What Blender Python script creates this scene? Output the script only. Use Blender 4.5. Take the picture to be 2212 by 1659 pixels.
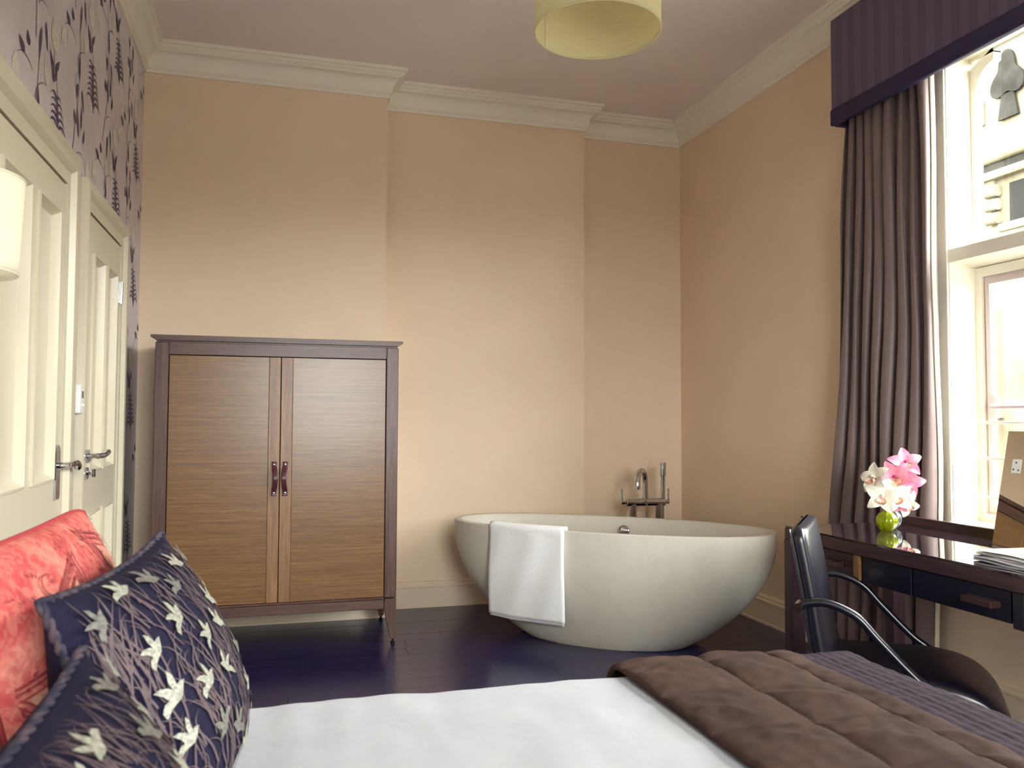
import bpy, bmesh, math, random
from mathutils import Vector, Matrix
random.seed(7)
PI = math.pi
SC = bpy.context.scene
COL = SC.collection
for o in list(bpy.data.objects):
    bpy.data.objects.remove(o)

# ------------------------------------------------------------------ camera, sky, sun, exposure
def cam_axes(yaw, pitch, roll):
    f = Vector((math.sin(yaw)*math.cos(pitch), math.cos(yaw)*math.cos(pitch), math.sin(pitch)))
    r = Vector((math.cos(yaw), -math.sin(yaw), 0)); u = r.cross(f)
    r2 = r*math.cos(roll)+u*math.sin(roll); u2 = u*math.cos(roll)-r*math.sin(roll)
    return r2, u2, f
CAM_H = 1.16
r_, u_, f_ = cam_axes(math.radians(15.78078), math.radians(2.507915), math.radians(.2175068))
cd = bpy.data.cameras.new('camera'); cam = bpy.data.objects.new('camera', cd); COL.objects.link(cam)
cam.matrix_world = Matrix(((r_.x, u_.x, -f_.x, 0), (r_.y, u_.y, -f_.y, 0), (r_.z, u_.z, -f_.z, CAM_H), (0, 0, 0, 1)))
cd.sensor_width = 36.0; cd.lens = 36.0*1778.907/2212.0; cd.clip_start = .02
cd.dof.use_dof = True; cd.dof.focus_distance = 3.9; cd.dof.aperture_fstop = 8.0
SC.camera = cam

W = bpy.data.worlds.new('sky'); SC.world = W; W.use_nodes = True
bgn = W.node_tree.nodes['Background']
bgn.inputs[0].default_value = (.97, .985, 1.0, 1); bgn.inputs[1].default_value = 30.0

pd = bpy.data.lights.new('window_portal', 'AREA'); pd.shape = 'RECTANGLE'; pd.size = 1.75; pd.size_y = 2.0
pd.cycles.is_portal = True
portal = bpy.data.objects.new('window_portal', pd); COL.objects.link(portal)
portal.location = (2.93, 1.92, 1.72)
portal.rotation_euler = Vector((-1, 0, 0)).to_track_quat('-Z', 'Y').to_euler()

pd2 = bpy.data.lights.new('window_portal', 'AREA'); pd2.shape = 'RECTANGLE'; pd2.size = 1.3; pd2.size_y = 1.5
pd2.cycles.is_portal = True
portal2 = bpy.data.objects.new('window_portal', pd2); COL.objects.link(portal2)
portal2.location = (.65, -1.75, 1.65)
portal2.rotation_euler = Vector((0, 1, 0)).to_track_quat('-Z', 'Y').to_euler()

vs = SC.view_settings
vs.view_transform = 'Standard'; vs.look = 'None'; vs.gamma = 1.0; vs.use_curve_mapping = False
vs.exposure = 0.5
SC.cycles.diffuse_bounces = 8

# ------------------------------------------------------------------ materials
def lin(c):
    out = []
    for v in c[:3]:
        v = v/255.0
        out.append(v/12.92 if v <= .04045 else ((v+.055)/1.055)**2.4)
    return (*out, 1.0)

def mat(name, rgb, rough=.6, metal=0.0, spec=.5, sheen=0.0, coat=0.0, trans=0.0, ior=1.5):
    m = bpy.data.materials.new(name); m.use_nodes = True
    b = m.node_tree.nodes['Principled BSDF']
    b.inputs['Base Color'].default_value = lin(rgb); b.inputs['Roughness'].default_value = rough
    b.inputs['Metallic'].default_value = metal; b.inputs['Specular IOR Level'].default_value = spec
    b.inputs['Sheen Weight'].default_value = sheen; b.inputs['Coat Weight'].default_value = coat
    b.inputs['Transmission Weight'].default_value = trans; b.inputs['IOR'].default_value = ior
    return m

def nd(m, typ, **kw):
    n = m.node_tree.nodes.new(typ)
    for k, v in kw.items():
        setattr(n, k, v)
    return n
def lk(m, a, b): m.node_tree.links.new(a, b)
def bsdf(m): return m.node_tree.nodes['Principled BSDF']

def coords(m, scale, rot=(0, 0, 0)):
    tc = nd(m, 'ShaderNodeTexCoord'); mp = nd(m, 'ShaderNodeMapping')
    mp.inputs['Scale'].default_value = scale; mp.inputs['Rotation'].default_value = rot
    lk(m, tc.outputs['Object'], mp.inputs['Vector'])
    return mp.outputs['Vector']

def ramp(m, fac, stops):
    r = nd(m, 'ShaderNodeValToRGB'); e = r.color_ramp.elements
    while len(e) < len(stops): e.new(.5)
    for i, (p, c) in enumerate(stops):
        e[i].position = p; e[i].color = lin(c)
    lk(m, fac, r.inputs['Fac'])
    return r.outputs['Color']

def noise(m, vec, scale=5, detail=6, rough=.6, dist=0):
    n = nd(m, 'ShaderNodeTexNoise'); n.inputs['Scale'].default_value = scale
    n.inputs['Detail'].default_value = detail; n.inputs['Roughness'].default_value = rough
    n.inputs['Distortion'].default_value = dist
    lk(m, vec, n.inputs['Vector'])
    return n.outputs['Fac']

def bump(m, h, strength=.2, dist=.01):
    b = nd(m, 'ShaderNodeBump'); b.inputs['Strength'].default_value = strength; b.inputs['Distance'].default_value = dist
    lk(m, h, b.inputs['Height']); lk(m, b.outputs['Normal'], bsdf(m).inputs['Normal'])

def noisy(name, c0, c1, scale=(1, 1, 1), ns=8, detail=5, bstr=0.0, bdist=.004, lo=.35, hi=.65, **kw):
    m = mat(name, c0, **kw); v = coords(m, scale); f = noise(m, v, ns, detail)
    lk(m, ramp(m, f, [(lo, c0), (hi, c1)]), bsdf(m).inputs['Base Color'])
    if bstr: bump(m, f, bstr, bdist)
    return m

def wood(name, c0, c1, c2, scale, rough=.4, coat=.0, ns=3.0, dist=.6, bstr=.12):
    m = mat(name, c0, rough=rough, coat=coat); v = coords(m, scale)
    f = noise(m, v, ns, 9, .68, dist)
    v2 = coords(m, tuple(s*.22 for s in scale)); f2 = noise(m, v2, ns, 3, .5, .3)
    mx = nd(m, 'ShaderNodeMath', operation='MULTIPLY_ADD'); mx.inputs[1].default_value = .28
    sub = nd(m, 'ShaderNodeMath', operation='MULTIPLY'); sub.inputs[1].default_value = .72
    lk(m, f, sub.inputs[0]); lk(m, f2, mx.inputs[0]); lk(m, sub.outputs[0], mx.inputs[2])
    lk(m, ramp(m, mx.outputs[0], [(.36, c0), (.5, c1), (.64, c2)]), bsdf(m).inputs['Base Color'])
    bump(m, f, bstr, .002)
    return m

MT = {}
MT['wall'] = noisy('tan_wall_paint', (226, 205, 179), (222, 201, 175), ns=3, rough=.75, spec=.25)
MT['ceiling'] = noisy('ceiling_paint', (234, 224, 220), (229, 219, 215), ns=2, rough=.85, spec=.2)
MT['cornice'] = mat('cornice_paint', (232, 226, 212), rough=.6, spec=.3)
MT['white'] = mat('cream_gloss_paint', (208, 200, 178), rough=.32, spec=.4)
MT['skirt'] = mat('skirting_paint', (218, 200, 176), rough=.4, spec=.4)
MT['winwhite'] = mat('window_white_paint', (238, 233, 216), rough=.4)
MT['winpink'] = mat('window_metal_paint', (208, 192, 190), rough=.45)
MT['paper'] = noisy('lilac_satin_wallpaper', (214, 207, 214), (200, 192, 203), scale=(1, 1, .7), ns=3, detail=3, rough=.38, spec=.5)
MT['paper_dark'] = mat('wallpaper_dark_ink', (78, 62, 92), rough=.5)
MT['paper_stem'] = mat('wallpaper_stem_ink', (112, 96, 116), rough=.5)
MT['paper_cream'] = noisy('wallpaper_cream_ink', (228, 226, 212), (204, 201, 192), ns=60, rough=.5)
MT['plank'] = wood('dark_stained_floorboard', (24, 19, 58), (31, 25, 64), (42, 33, 68), (1.2, 22, 1), rough=.24, ns=4, bstr=.05)
MT['seam'] = mat('floor_seam_black', (10, 8, 22), rough=.6)
MT['wframe'] = wood('wardrobe_dark_oak_vertical', (60, 39, 37), (80, 54, 48), (98, 69, 58), (30, 30, 1.6), rough=.36)
MT['wframeh'] = wood('wardrobe_dark_oak_horizontal', (60, 39, 37), (80, 54, 48), (98, 69, 58), (1.6, 30, 30), rough=.36)
MT['wdoor'] = wood('wardrobe_veneer_door', (82, 57, 38), (110, 79, 48), (136, 101, 63), (3.2, 30, 210), rough=.28, bstr=.08)
MT['wstile'] = wood('wardrobe_door_stile', (98, 68, 46), (122, 88, 58), (142, 106, 70), (36, 36, 1.8), rough=.36)
MT['leather_strap'] = noisy('oxblood_leather', (62, 26, 40), (84, 38, 46), ns=60, rough=.38)
MT['steel'] = mat('polished_steel', (215, 215, 218), rough=.12, metal=1)
MT['chrome'] = mat('chrome', (205, 205, 212), rough=.06, metal=1)
MT['brownplate'] = mat('bronze_plate', (96, 72, 66), rough=.3, metal=.6)
MT['plastic'] = mat('white_plastic', (235, 236, 232), rough=.3)
MT['lcd'] = mat('grey_display', (96, 108, 108), rough=.2)
MT['black'] = mat('matt_black', (16, 14, 26), rough=.5)
MT['rubber'] = mat('black_rubber', (18, 16, 26), rough=.35)

def stone():
    m = noisy('speckled_stone', (204, 199, 186), (199, 194, 181), ns=14, detail=6, rough=.42, spec=.45)
    v = coords(m, (1, 1, 1)); vo = nd(m, 'ShaderNodeTexVoronoi'); vo.inputs['Scale'].default_value = 75; lk(m, v, vo.inputs['Vector'])
    base = bsdf(m).inputs['Base Color'].links[0].from_socket
    lt = nd(m, 'ShaderNodeMath', operation='LESS_THAN'); lt.inputs[1].default_value = .13; lk(m, vo.outputs['Distance'], lt.inputs[0])
    n = noise(m, v, 9, 2); gt = nd(m, 'ShaderNodeMath', operation='GREATER_THAN'); gt.inputs[1].default_value = .53; lk(m, n, gt.inputs[0])
    mu = nd(m, 'ShaderNodeMath', operation='MULTIPLY'); lk(m, lt.outputs[0], mu.inputs[0]); lk(m, gt.outputs[0], mu.inputs[1])
    m2 = nd(m, 'ShaderNodeMath', operation='MULTIPLY'); m2.inputs[1].default_value = .55; lk(m, mu.outputs[0], m2.inputs[0])
    mix = nd(m, 'ShaderNodeMix', data_type='RGBA'); lk(m, m2.outputs[0], mix.inputs['Factor'])
    lk(m, base, mix.inputs['A']); mix.inputs['B'].default_value = lin((120, 108, 98))
    lk(m, mix.outputs['Result'], bsdf(m).inputs['Base Color'])
    return m
MT['stone'] = stone()
MT['towel'] = noisy('white_terry', (238, 238, 236), (228, 229, 230), ns=220, detail=2, bstr=.5, bdist=.003, rough=.95, sheen=.3)
MT['sheet'] = noisy('white_linen', (170, 173, 176), (163, 167, 172), scale=(1, 1, 1), ns=9, detail=4, bstr=.25, bdist=.012, rough=.8, sheen=.1)
MT['runner'] = noisy('brown_velvet', (72, 53, 46), (56, 41, 36), ns=7, detail=6, bstr=.4, bdist=.012, rough=.9, spec=.15)
MT['waffle'] = noisy('plum_waffle_cotton', (52, 39, 48), (41, 31, 42), ns=30, detail=4, rough=.9, spec=.2)
MT['curtain'] = noisy('taupe_satin_curtain', (118, 100, 96), (108, 91, 89), scale=(1, 1, .05), ns=12, rough=.5, sheen=.2)
MT['lining'] = mat('cream_curtain_lining', (236, 228, 204), rough=.8)
def pelmet_mat():
    m = mat('striped_plum_fabric', (70, 54, 76), rough=.65, sheen=.2)
    v = coords(m, (1, 1, 1)); s = nd(m, 'ShaderNodeSeparateXYZ'); lk(m, v, s.inputs[0])
    a = nd(m, 'ShaderNodeMath', operation='MULTIPLY'); a.inputs[1].default_value = 2*PI/.088; lk(m, s.outputs['Y'], a.inputs[0])
    sn = nd(m, 'ShaderNodeMath', operation='SINE'); lk(m, a.outputs[0], sn.inputs[0])
    ma = nd(m, 'ShaderNodeMapRange'); ma.inputs[1].default_value = -1; ma.inputs[2].default_value = 1; lk(m, sn.outputs[0], ma.inputs[0])
    lk(m, ramp(m, ma.outputs[0], [(.45, (72, 57, 84)), (.55, (86, 70, 92))]), bsdf(m).inputs['Base Color'])
    return m
MT['pelmet'] = pelmet_mat()
MT['pelmet_band'] = mat('navy_pelmet_band', (30, 20, 62), rough=.55)
MT['deskwood'] = wood('dark_walnut_desk', (38, 24, 29), (54, 35, 37), (74, 49, 46), (26, 1.8, 26), rough=.3)
MT['deskwoodv'] = wood('dark_walnut_vertical', (40, 26, 36), (56, 36, 44), (72, 48, 52), (26, 26, 1.8), rough=.34)
MT['deskglass'] = mat('dark_glass_desktop', (34, 24, 30), rough=.03, spec=.9, coat=.6)
MT['blackpanel'] = mat('black_drawer_lacquer', (17, 15, 30), rough=.3)
MT['leather'] = noisy('black_leather', (15, 13, 26), (20, 18, 32), ns=90, detail=3, bstr=.12, bdist=.001, rough=.3, spec=.6)
MT['armblack'] = mat('black_metal_tube', (18, 17, 28), rough=.28, spec=.6)
MT['mirror'] = mat('mirror_glass', (235, 232, 222), rough=.0, metal=1)
MT['vgreen'] = mat('lime_green_glass', (196, 206, 30), rough=.03, trans=.85, ior=1.45)
MT['vclear'] = mat('clear_glass', (225, 235, 238), rough=.02, trans=.95, ior=1.45)
MT['petal_white'] = mat('white_petal', (222, 217, 198), rough=.55)
MT['petal_pink'] = noisy('pink_petal', (212, 110, 148), (226, 160, 178), ns=30, rough=.5)
MT['lip'] = noisy('orchid_lip', (186, 84, 112), (226, 184, 140), ns=90, rough=.5)
MT['throat'] = mat('orchid_throat', (160, 30, 80), rough=.5)
MT['stem'] = mat('green_stem', (140, 150, 50), rough=.5)
MT['mag'] = mat('grey_paper', (168, 166, 170), rough=.6)
MT['mag2'] = mat('white_paper', (226, 224, 218), rough=.6)
MT['mag3'] = mat('magazine_cover_dark', (92, 92, 102), rough=.35)
def shade_mat(name, rgb, tr, emit=0):
    m = mat(name, rgb, rough=.9, spec=.1); nt = m.node_tree
    t = nd(m, 'ShaderNodeBsdfTranslucent'); t.inputs[0].default_value = lin(rgb)
    mx = nd(m, 'ShaderNodeMixShader'); mx.inputs[0].default_value = tr
    v = coords(m, (3, 3, 140)); f = noise(m, v, 3, 4); bump(m, f, .3, .002)
    c = ramp(m, f, [(.3, rgb), (.7, tuple(int(q*.93) for q in rgb))]); lk(m, c, bsdf(m).inputs['Base Color']); lk(m, c, t.inputs[0])
    lk(m, bsdf(m).outputs[0], mx.inputs[1]); lk(m, t.outputs[0], mx.inputs[2])
    lk(m, mx.outputs[0], nt.nodes['Material Output'].inputs[0])
    return m
MT['drum'] = shade_mat('cream_linen_drum', (250, 244, 208), .45)
MT['shade'] = shade_mat('ivory_lamp_shade', (246, 243, 226), .5)
MT['bulb'] = mat('warm_bulb', (255, 240, 210))
bsdf(MT['bulb']).inputs['Emission Color'].default_value = (1, .85, .62, 1); bsdf(MT['bulb']).inputs['Emission Strength'].default_value = 6
def pane_mat():
    m = bpy.data.materials.new('window_glass'); m.use_nodes = True; nt = m.node_tree; nt.nodes.clear()
    o = nd(m, 'ShaderNodeOutputMaterial'); t = nd(m, 'ShaderNodeBsdfTransparent'); g = nd(m, 'ShaderNodeBsdfGlossy')
    g.inputs['Roughness'].default_value = .0; t.inputs[0].default_value = (.96, .97, .95, 1)
    fr = nd(m, 'ShaderNodeFresnel'); fr.inputs[0].default_value = 1.3; mx = nd(m, 'ShaderNodeMixShader')
    ge = nd(m, 'ShaderNodeNewGeometry'); inv = nd(m, 'ShaderNodeMath', operation='SUBTRACT'); inv.inputs[0].default_value = 1; lk(m, ge.outputs['Backfacing'], inv.inputs[1])
    mu = nd(m, 'ShaderNodeMath', operation='MULTIPLY'); lk(m, fr.outputs[0], mu.inputs[0]); lk(m, inv.outputs[0], mu.inputs[1])   # reflect at the outer surfaces only
    lk(m, mu.outputs[0], mx.inputs[0]); lk(m, t.outputs[0], mx.inputs[1]); lk(m, g.outputs[0], mx.inputs[2]); lk(m, mx.outputs[0], o.inputs[0])
    return m
MT['pane'] = pane_mat()
MT['facade'] = noisy('weathered_sandstone', (92, 88, 75), (76, 71, 57), ns=2.5, detail=7, bstr=.3, bdist=.02, rough=.95, spec=0.0)
MT['facade2'] = noisy('weathered_sandstone_trim', (102, 98, 84), (82, 77, 62), ns=4, detail=7, bstr=.3, bdist=.02, rough=.95, spec=0.0)
MT['slate'] = noisy('slate_grey_stone', (28, 27, 25), (40, 39, 36), ns=5, rough=.9, spec=0.0)
MT['darkglass'] = mat('dark_window_glass', (30, 30, 28), rough=.8, spec=0.0)
MT['ground'] = mat('courtyard_asphalt', (112, 110, 106), rough=.9)
MT['navy_cloth'] = noisy('navy_cushion_cloth', (20, 17, 40), (27, 23, 48), ns=120, detail=3, bstr=.2, bdist=.001, rough=.9, spec=.2)
MT['grass_thread'] = noisy('mauve_grass_thread', (94, 77, 79), (74, 59, 65), ns=60, rough=.7)
MT['bird_thread'] = noisy('silver_bird_thread', (172, 172, 156), (116, 115, 106), scale=(1, 1, 2), ns=130, rough=.5)
MT['bird_dim'] = noisy('dull_bird_thread', (120, 118, 108), (80, 76, 76), scale=(1, 1, 2), ns=130, rough=.6)
MT['coral'] = None
def coral():
    m = mat('coral_paisley_cloth', (206, 92, 92), rough=.8, spec=.25)
    v = coords(m, (1, 1, 1)); f = noise(m, v, 7, 3, .55, 1.6)
    v2 = coords(m, (1, 1, 1)); f2 = noise(m, v2, 55, 4, .6, 1.2)
    c1 = ramp(m, f, [(.36, (172, 62, 66)), (.5, (192, 88, 84)), (.6, (208, 132, 116)), (.68, (184, 78, 76))])
    c2 = ramp(m, f2, [(.46, (172, 62, 66)), (.54, (210, 138, 120))])
    mix = nd(m, 'ShaderNodeMix', data_type='RGBA'); mix.inputs['Factor'].default_value = .35
    lk(m, c1, mix.inputs['A']); lk(m, c2, mix.inputs['B']); lk(m, mix.outputs['Result'], bsdf(m).inputs['Base Color'])
    bump(m, f2, .15, .001)
    return m
MT['coral'] = coral()
MT['coral_dark'] = noisy('red_paisley_print', (138, 42, 52), (158, 58, 64), ns=70, rough=.75)
MT['coral_light'] = noisy('pale_paisley_print', (214, 160, 136), (198, 120, 106), ns=80, rough=.75)
MT['coral_pipe'] = mat('red_piping', (160, 48, 54), rough=.7)
MT['pipe_cord'] = noisy('navy_twisted_cord', (26, 23, 44), (66, 52, 62), scale=(1, 1, 1), ns=45, detail=1, lo=.45, hi=.6, rough=.8)
MT['headboard'] = noisy('plum_headboard_fabric', (88, 72, 84), (78, 62, 76), ns=50, rough=.8)

# ------------------------------------------------------------------ mesh helpers
class MB:
    def __init__(s): s.v = []; s.f = []
    def add(s, v, f):
        n = len(s.v); s.v += [tuple(p) for p in v]; s.f += [tuple(i+n for i in q) for q in f]; return s
    def box(s, x0, x1, y0, y1, z0, z1, bev=0, seg=1):
        x0, x1 = min(x0, x1), max(x0, x1); y0, y1 = min(y0, y1), max(y0, y1); z0, z1 = min(z0, z1), max(z0, z1)
        v = [(x, y, z) for x in (x0, x1) for y in (y0, y1) for z in (z0, z1)]
        f = [(0, 1, 3, 2), (4, 6, 7, 5), (0, 4, 5, 1), (2, 3, 7, 6), (0, 2, 6, 4), (1, 5, 7, 3)]
        if bev:
            bm = bmesh.new(); vv = [bm.verts.new(p) for p in v]
            for q in f: bm.faces.new([vv[i] for i in q])
            bmesh.ops.bevel(bm, geom=bm.edges[:], offset=bev, segments=seg, profile=.5, affect='EDGES')
            bm.verts.index_update()
            v = [tuple(p.co) for p in bm.verts]; f = [tuple(p.index for p in q.verts) for q in bm.faces]; bm.free()
        return s.add(v, f)
    def grid(s, fn, nu, nv, cu=False, cv=False):
        v = [fn(i/(nu if cu else nu-1), j/(nv if cv else nv-1)) for i in range(nu) for j in range(nv)]
        f = []
        for i in range(nu if cu else nu-1):
            for j in range(nv if cv else nv-1):
                a, b = i, (i+1) % nu; c, d = j, (j+1) % nv
                f.append((a*nv+c, b*nv+c, b*nv+d, a*nv+d))
        return s.add(v, f)
    def tube(s, pts, r, n=10, caps=True, closed=False):
        pts = [Vector(p) for p in pts]; N = len(pts); rs = r if isinstance(r, (list, tuple)) else [r]*N
        rings = []; prev = None
        for i, p in enumerate(pts):
            if closed: t = pts[(i+1) % N]-pts[i-1]
            else: t = pts[min(i+1, N-1)]-pts[max(i-1, 0)]
            t.normalize()
            if prev is None:
                up = Vector((0, 0, 1)) if abs(t.z) < .9 else Vector((1, 0, 0)); a = t.cross(up).normalized()
            else: a = (prev-t*prev.dot(t)).normalized()
            prev = a; b = t.cross(a)
            rings.append([p+(a*math.cos(2*PI*k/n)+b*math.sin(2*PI*k/n))*rs[i] for k in range(n)])
        v = [q for ring in rings for q in ring]; f = []
        for i in range(N if closed else N-1):
            j = (i+1) % N
            for k in range(n): f.append((i*n+k, i*n+(k+1) % n, j*n+(k+1) % n, j*n+k))
        if caps and not closed:
            f.append(tuple(range(n))[::-1]); f.append(tuple((N-1)*n+k for k in range(n)))
        return s.add(v, f)
    def lathe(s, prof, c=(0, 0, 0), n=32, caps=False):
        v = []; f = []
        for r, z in prof:
            for k in range(n): v.append((c[0]+r*math.cos(2*PI*k/n), c[1]+r*math.sin(2*PI*k/n), c[2]+z))
        for i in range(len(prof)-1):
            for k in range(n): f.append((i*n+k, i*n+(k+1) % n, (i+1)*n+(k+1) % n, (i+1)*n+k))
        if caps:
            f.append(tuple(range(n))[::-1]); f.append(tuple((len(prof)-1)*n+k for k in range(n)))
        return s.add(v, f)
    def prism(s, poly, to3, d0, d1):
        """poly: 2-D outline, to3(a, b, d) -> point"""
        n = len(poly); v = [to3(a, b, d0) for a, b in poly]+[to3(a, b, d1) for a, b in poly]
        f = [tuple(range(n))[::-1], tuple(range(n, 2*n))]+[(i, (i+1) % n, n+(i+1) % n, n+i) for i in range(n)]
        return s.add(v, f)
    def cyl(s, a, b, r, n=16): return s.tube([a, b], r, n)

def wloc(o):
    l = Vector((0, 0, 0))
    while o: l += o.location; o = o.parent
    return l

def build(name, mb, m, parent=None, smooth=False, base=None, world=True, angle=40):
    """mesh given in world coordinates (or in the parent's own frame when world is False)"""
    me = bpy.data.meshes.new(name)
    off = wloc(parent) if (parent and world) else Vector((0, 0, 0))
    if base is not None: off = Vector(base)
    me.from_pydata([tuple(Vector(p)-off) for p in mb.v], [], mb.f)
    bm = bmesh.new(); bm.from_mesh(me); bmesh.ops.recalc_face_normals(bm, faces=bm.faces[:]); bm.to_mesh(me); bm.free()
    me.materials.append(MT[m] if isinstance(m, str) else m)
    if smooth:
        me.polygons.foreach_set('use_smooth', [True]*len(me.polygons))
        if angle < 180: me.set_sharp_from_angle(angle=math.radians(angle))
    o = bpy.data.objects.new(name, me); COL.objects.link(o)
    if parent: o.parent = parent
    if base is not None: o.location = base
    return o

def tag(o, label, cat, group=None):
    o['label'] = label; o['category'] = cat
    if group: o['group'] = group
    return o
def thing(name, label, cat, loc=(0, 0, 0), rotz=0, group=None):
    o = bpy.data.objects.new(name, None); COL.objects.link(o); o.location = loc; o.rotation_euler = (0, 0, rotz)
    o.empty_display_size = .1
    return tag(o, label, cat, group)
def struct(name, mb, m, **kw):
    o = build(name, mb, m, **kw)
    if not o.parent: o['kind'] = 'structure'
    return o
def struct_root(name, loc=(0, 0, 0)):
    o = bpy.data.objects.new(name, None); COL.objects.link(o); o.location = loc; o['kind'] = 'structure'; return o
def mod_solid(o, t, offset=0):
    k = o.modifiers.new('solid', 'SOLIDIFY'); k.thickness = t; k.offset = offset
def mod_sub(o, n=1):
    k = o.modifiers.new('sub', 'SUBSURF'); k.levels = n; k.render_levels = n
def lerp(a, b, t): return a+(b-a)*t
def interp(x, pts):
    if x <= pts[0][0]: return pts[0][1]
    for (a, va), (b, vb) in zip(pts, pts[1:]):
        if x <= b: return lerp(va, vb, (x-a)/(b-a))
    return pts[-1][1]
def smooth_path(ctrl, n=8):
    """Catmull-Rom through the control points"""
    P = [Vector(p) for p in ctrl]; P = [P[0]*2-P[1]]+P+[P[-1]*2-P[-2]]; out = []
    for i in range(1, len(P)-2):
        for k in range(n):
            t = k/n
            out.append(.5*((2*P[i])+(P[i+1]-P[i-1])*t+(2*P[i-1]-5*P[i]+4*P[i+1]-P[i+2])*t*t+(3*P[i]-P[i-1]-3*P[i+1]+P[i+2])*t**3))
    out.append(P[-2]); return out

# ------------------------------------------------------------------ room constants (metres)
XL, XR = -.755, 2.72            # left and right wall faces
Y1, Y2, Y3 = 4.925, 5.12, 5.25  # stepped back wall
XA, XB = .604, 1.944            # where it steps
YF = -1.6                       # wall behind the camera
ZC = 3.26
WY0, WY1, WZ0, WZ1 = 1.05, 2.82, .74, 2.72   # window opening

# floor: base plus planks running along x
fl = struct('floor', MB().box(XL-.3, XR+.35, YF-.3, Y3+.3, -.12, -.004), 'seam')
rnd = random.Random(3)
row = .128; y = YF-.05; r = 0; plank_cache = {}
while y < Y3:
    x = XL-.05-rnd.random()*.9
    while x < XR:
        L = rnd.choice((1.2, 1.5, 1.8, 2.1)); x0, x1 = max(x, XL-.05), min(x+L, XR+.05)
        if x1-x0 > .1:
            key = round(x1-x0, 3)
            if key not in plank_cache:
                bm = MB().box(-key/2+.0005, key/2-.0005, -row/2+.0005, row/2-.0005, -.02, 0, .0007)
                o = build('plank', bm, 'plank', fl); plank_cache[key] = o.data
            else:
                o = bpy.data.objects.new('plank', plank_cache[key]); COL.objects.link(o); o.parent = fl
            o.location = ((x0+x1)/2, y+row/2, rnd.uniform(-.0006, .0))
        x += L
    y += row; r += 1

struct('ceiling', MB().box(XL-.3, XR+.35, YF-.3, Y3+.3, ZC, ZC+.15), 'ceiling')
wl = struct('wall_left', MB().box(XL-.2, XL, YF-.2, Y3+.2, 0, ZC), 'paper')
wb = MB(); poly = [(XL-.2, Y1), (XA, Y1), (XA, Y2), (XB, Y2), (XB, Y3), (XR+.2, Y3), (XR+.2, Y3+.3), (XL-.2, Y3+.3)]
wb.prism(poly, lambda a, b, d: (a, b, d), 0, ZC); struct('wall_back', wb, 'wall')
wr = MB(); T = .17
wr.box(XR, XR+T, YF-.2, WY0, 0, ZC); wr.box(XR, XR+T, WY1, Y3+.2, 0, ZC)
wr.box(XR, XR+T, WY0, WY1, 0, WZ0); wr.box(XR, XR+T, WY0, WY1, WZ1, ZC); struct('wall_right', wr, 'wall')
FX0, FX1, FZ0, FZ1 = .00, 1.30, .90, 2.40      # second window, added unseen behind the camera for fill light
wf = MB(); wf.box(XL-.2, FX0, YF-.2, YF, 0, ZC); wf.box(FX1, XR+.35, YF-.2, YF, 0, ZC); wf.box(FX0, FX1, YF-.2, YF, 0, FZ0); wf.box(FX0, FX1, YF-.2, YF, FZ1, ZC)
struct('wall_front', wf, 'wall')

# mouldings swept along the wall line (room is on the right-hand side of the path direction)
def sweep(path, prof):
    """path: 2-D wall line; prof: list of (projection, z); mitred corners"""
    n = len(path); mb = MB(); rows = []
    for i in range(n):
        p = Vector(path[i]); dirs = []
        if i > 0: dirs.append((p-Vector(path[i-1])).normalized())
        if i < n-1: dirs.append((Vector(path[i+1])-p).normalized())
        ns = [Vector((d.y, -d.x)) for d in dirs]
        m = ns[0] if len(ns) == 1 else (ns[0]+ns[1])/(1+ns[0].dot(ns[1]))
        rows.append([(p.x+m.x*d, p.y+m.y*d, z) for d, z in prof])
    k = len(prof)
    v = [q for rr in rows for q in rr]; f = []
    for i in range(n-1):
        for j in range(k):
            f.append((i*k+j, (i+1)*k+j, (i+1)*k+(j+1) % k, i*k+(j+1) % k))
    f.append(tuple(range(k))); f.append(tuple((n-1)*k+j for j in range(k)))
    return mb.add(v, f)
wall_line = [(XL, YF), (XL, Y1), (XA, Y1), (XA, Y2), (XB, Y2), (XB, Y3), (XR, Y3), (XR, YF)]
cz = ZC-.162
prof = [(0, cz), (.014, cz), (.014, cz+.018), (.019, cz+.021), (.019, cz+.027), (.024, cz+.03)]
for i in range(9):
    a = i/8*PI/2; prof.append((.024+.050*(1-math.cos(a)), cz+.032+.074*math.sin(a)))
prof += [(.078, cz+.108), (.078, cz+.113), (.083, cz+.116), (.083, cz+.121), (.092, cz+.128), (.092, cz+.140), (.106, cz+.142), (.106, ZC), (0, ZC)]
struct('trim_1', sweep(wall_line, prof), 'cornice', smooth=True, angle=25)
bp = [(0, 0), (.024, 0), (.024, .012), (.021, .016), (.021, .120), (.024, .124), (.024, .134), (.016, .142), (.016, .150), (.010, .157), (0, .160)]
struct('baseboard_back', sweep([(XL+.02, Y1), (XA, Y1), (XA, Y2), (XB, Y2), (XB, Y3), (XR-.03, Y3)], bp), 'skirt', smooth=True, angle=30)
bp2 = [(d*1.5, z) for d, z in bp]
struct('baseboard_right', sweep([(XR, Y3), (XR, YF)], bp2), 'skirt', smooth=True, angle=30)
struct('baseboard_left', sweep([(XL, 4.37), (XL, Y1-.025)], bp), 'white', smooth=True, angle=30)

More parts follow.
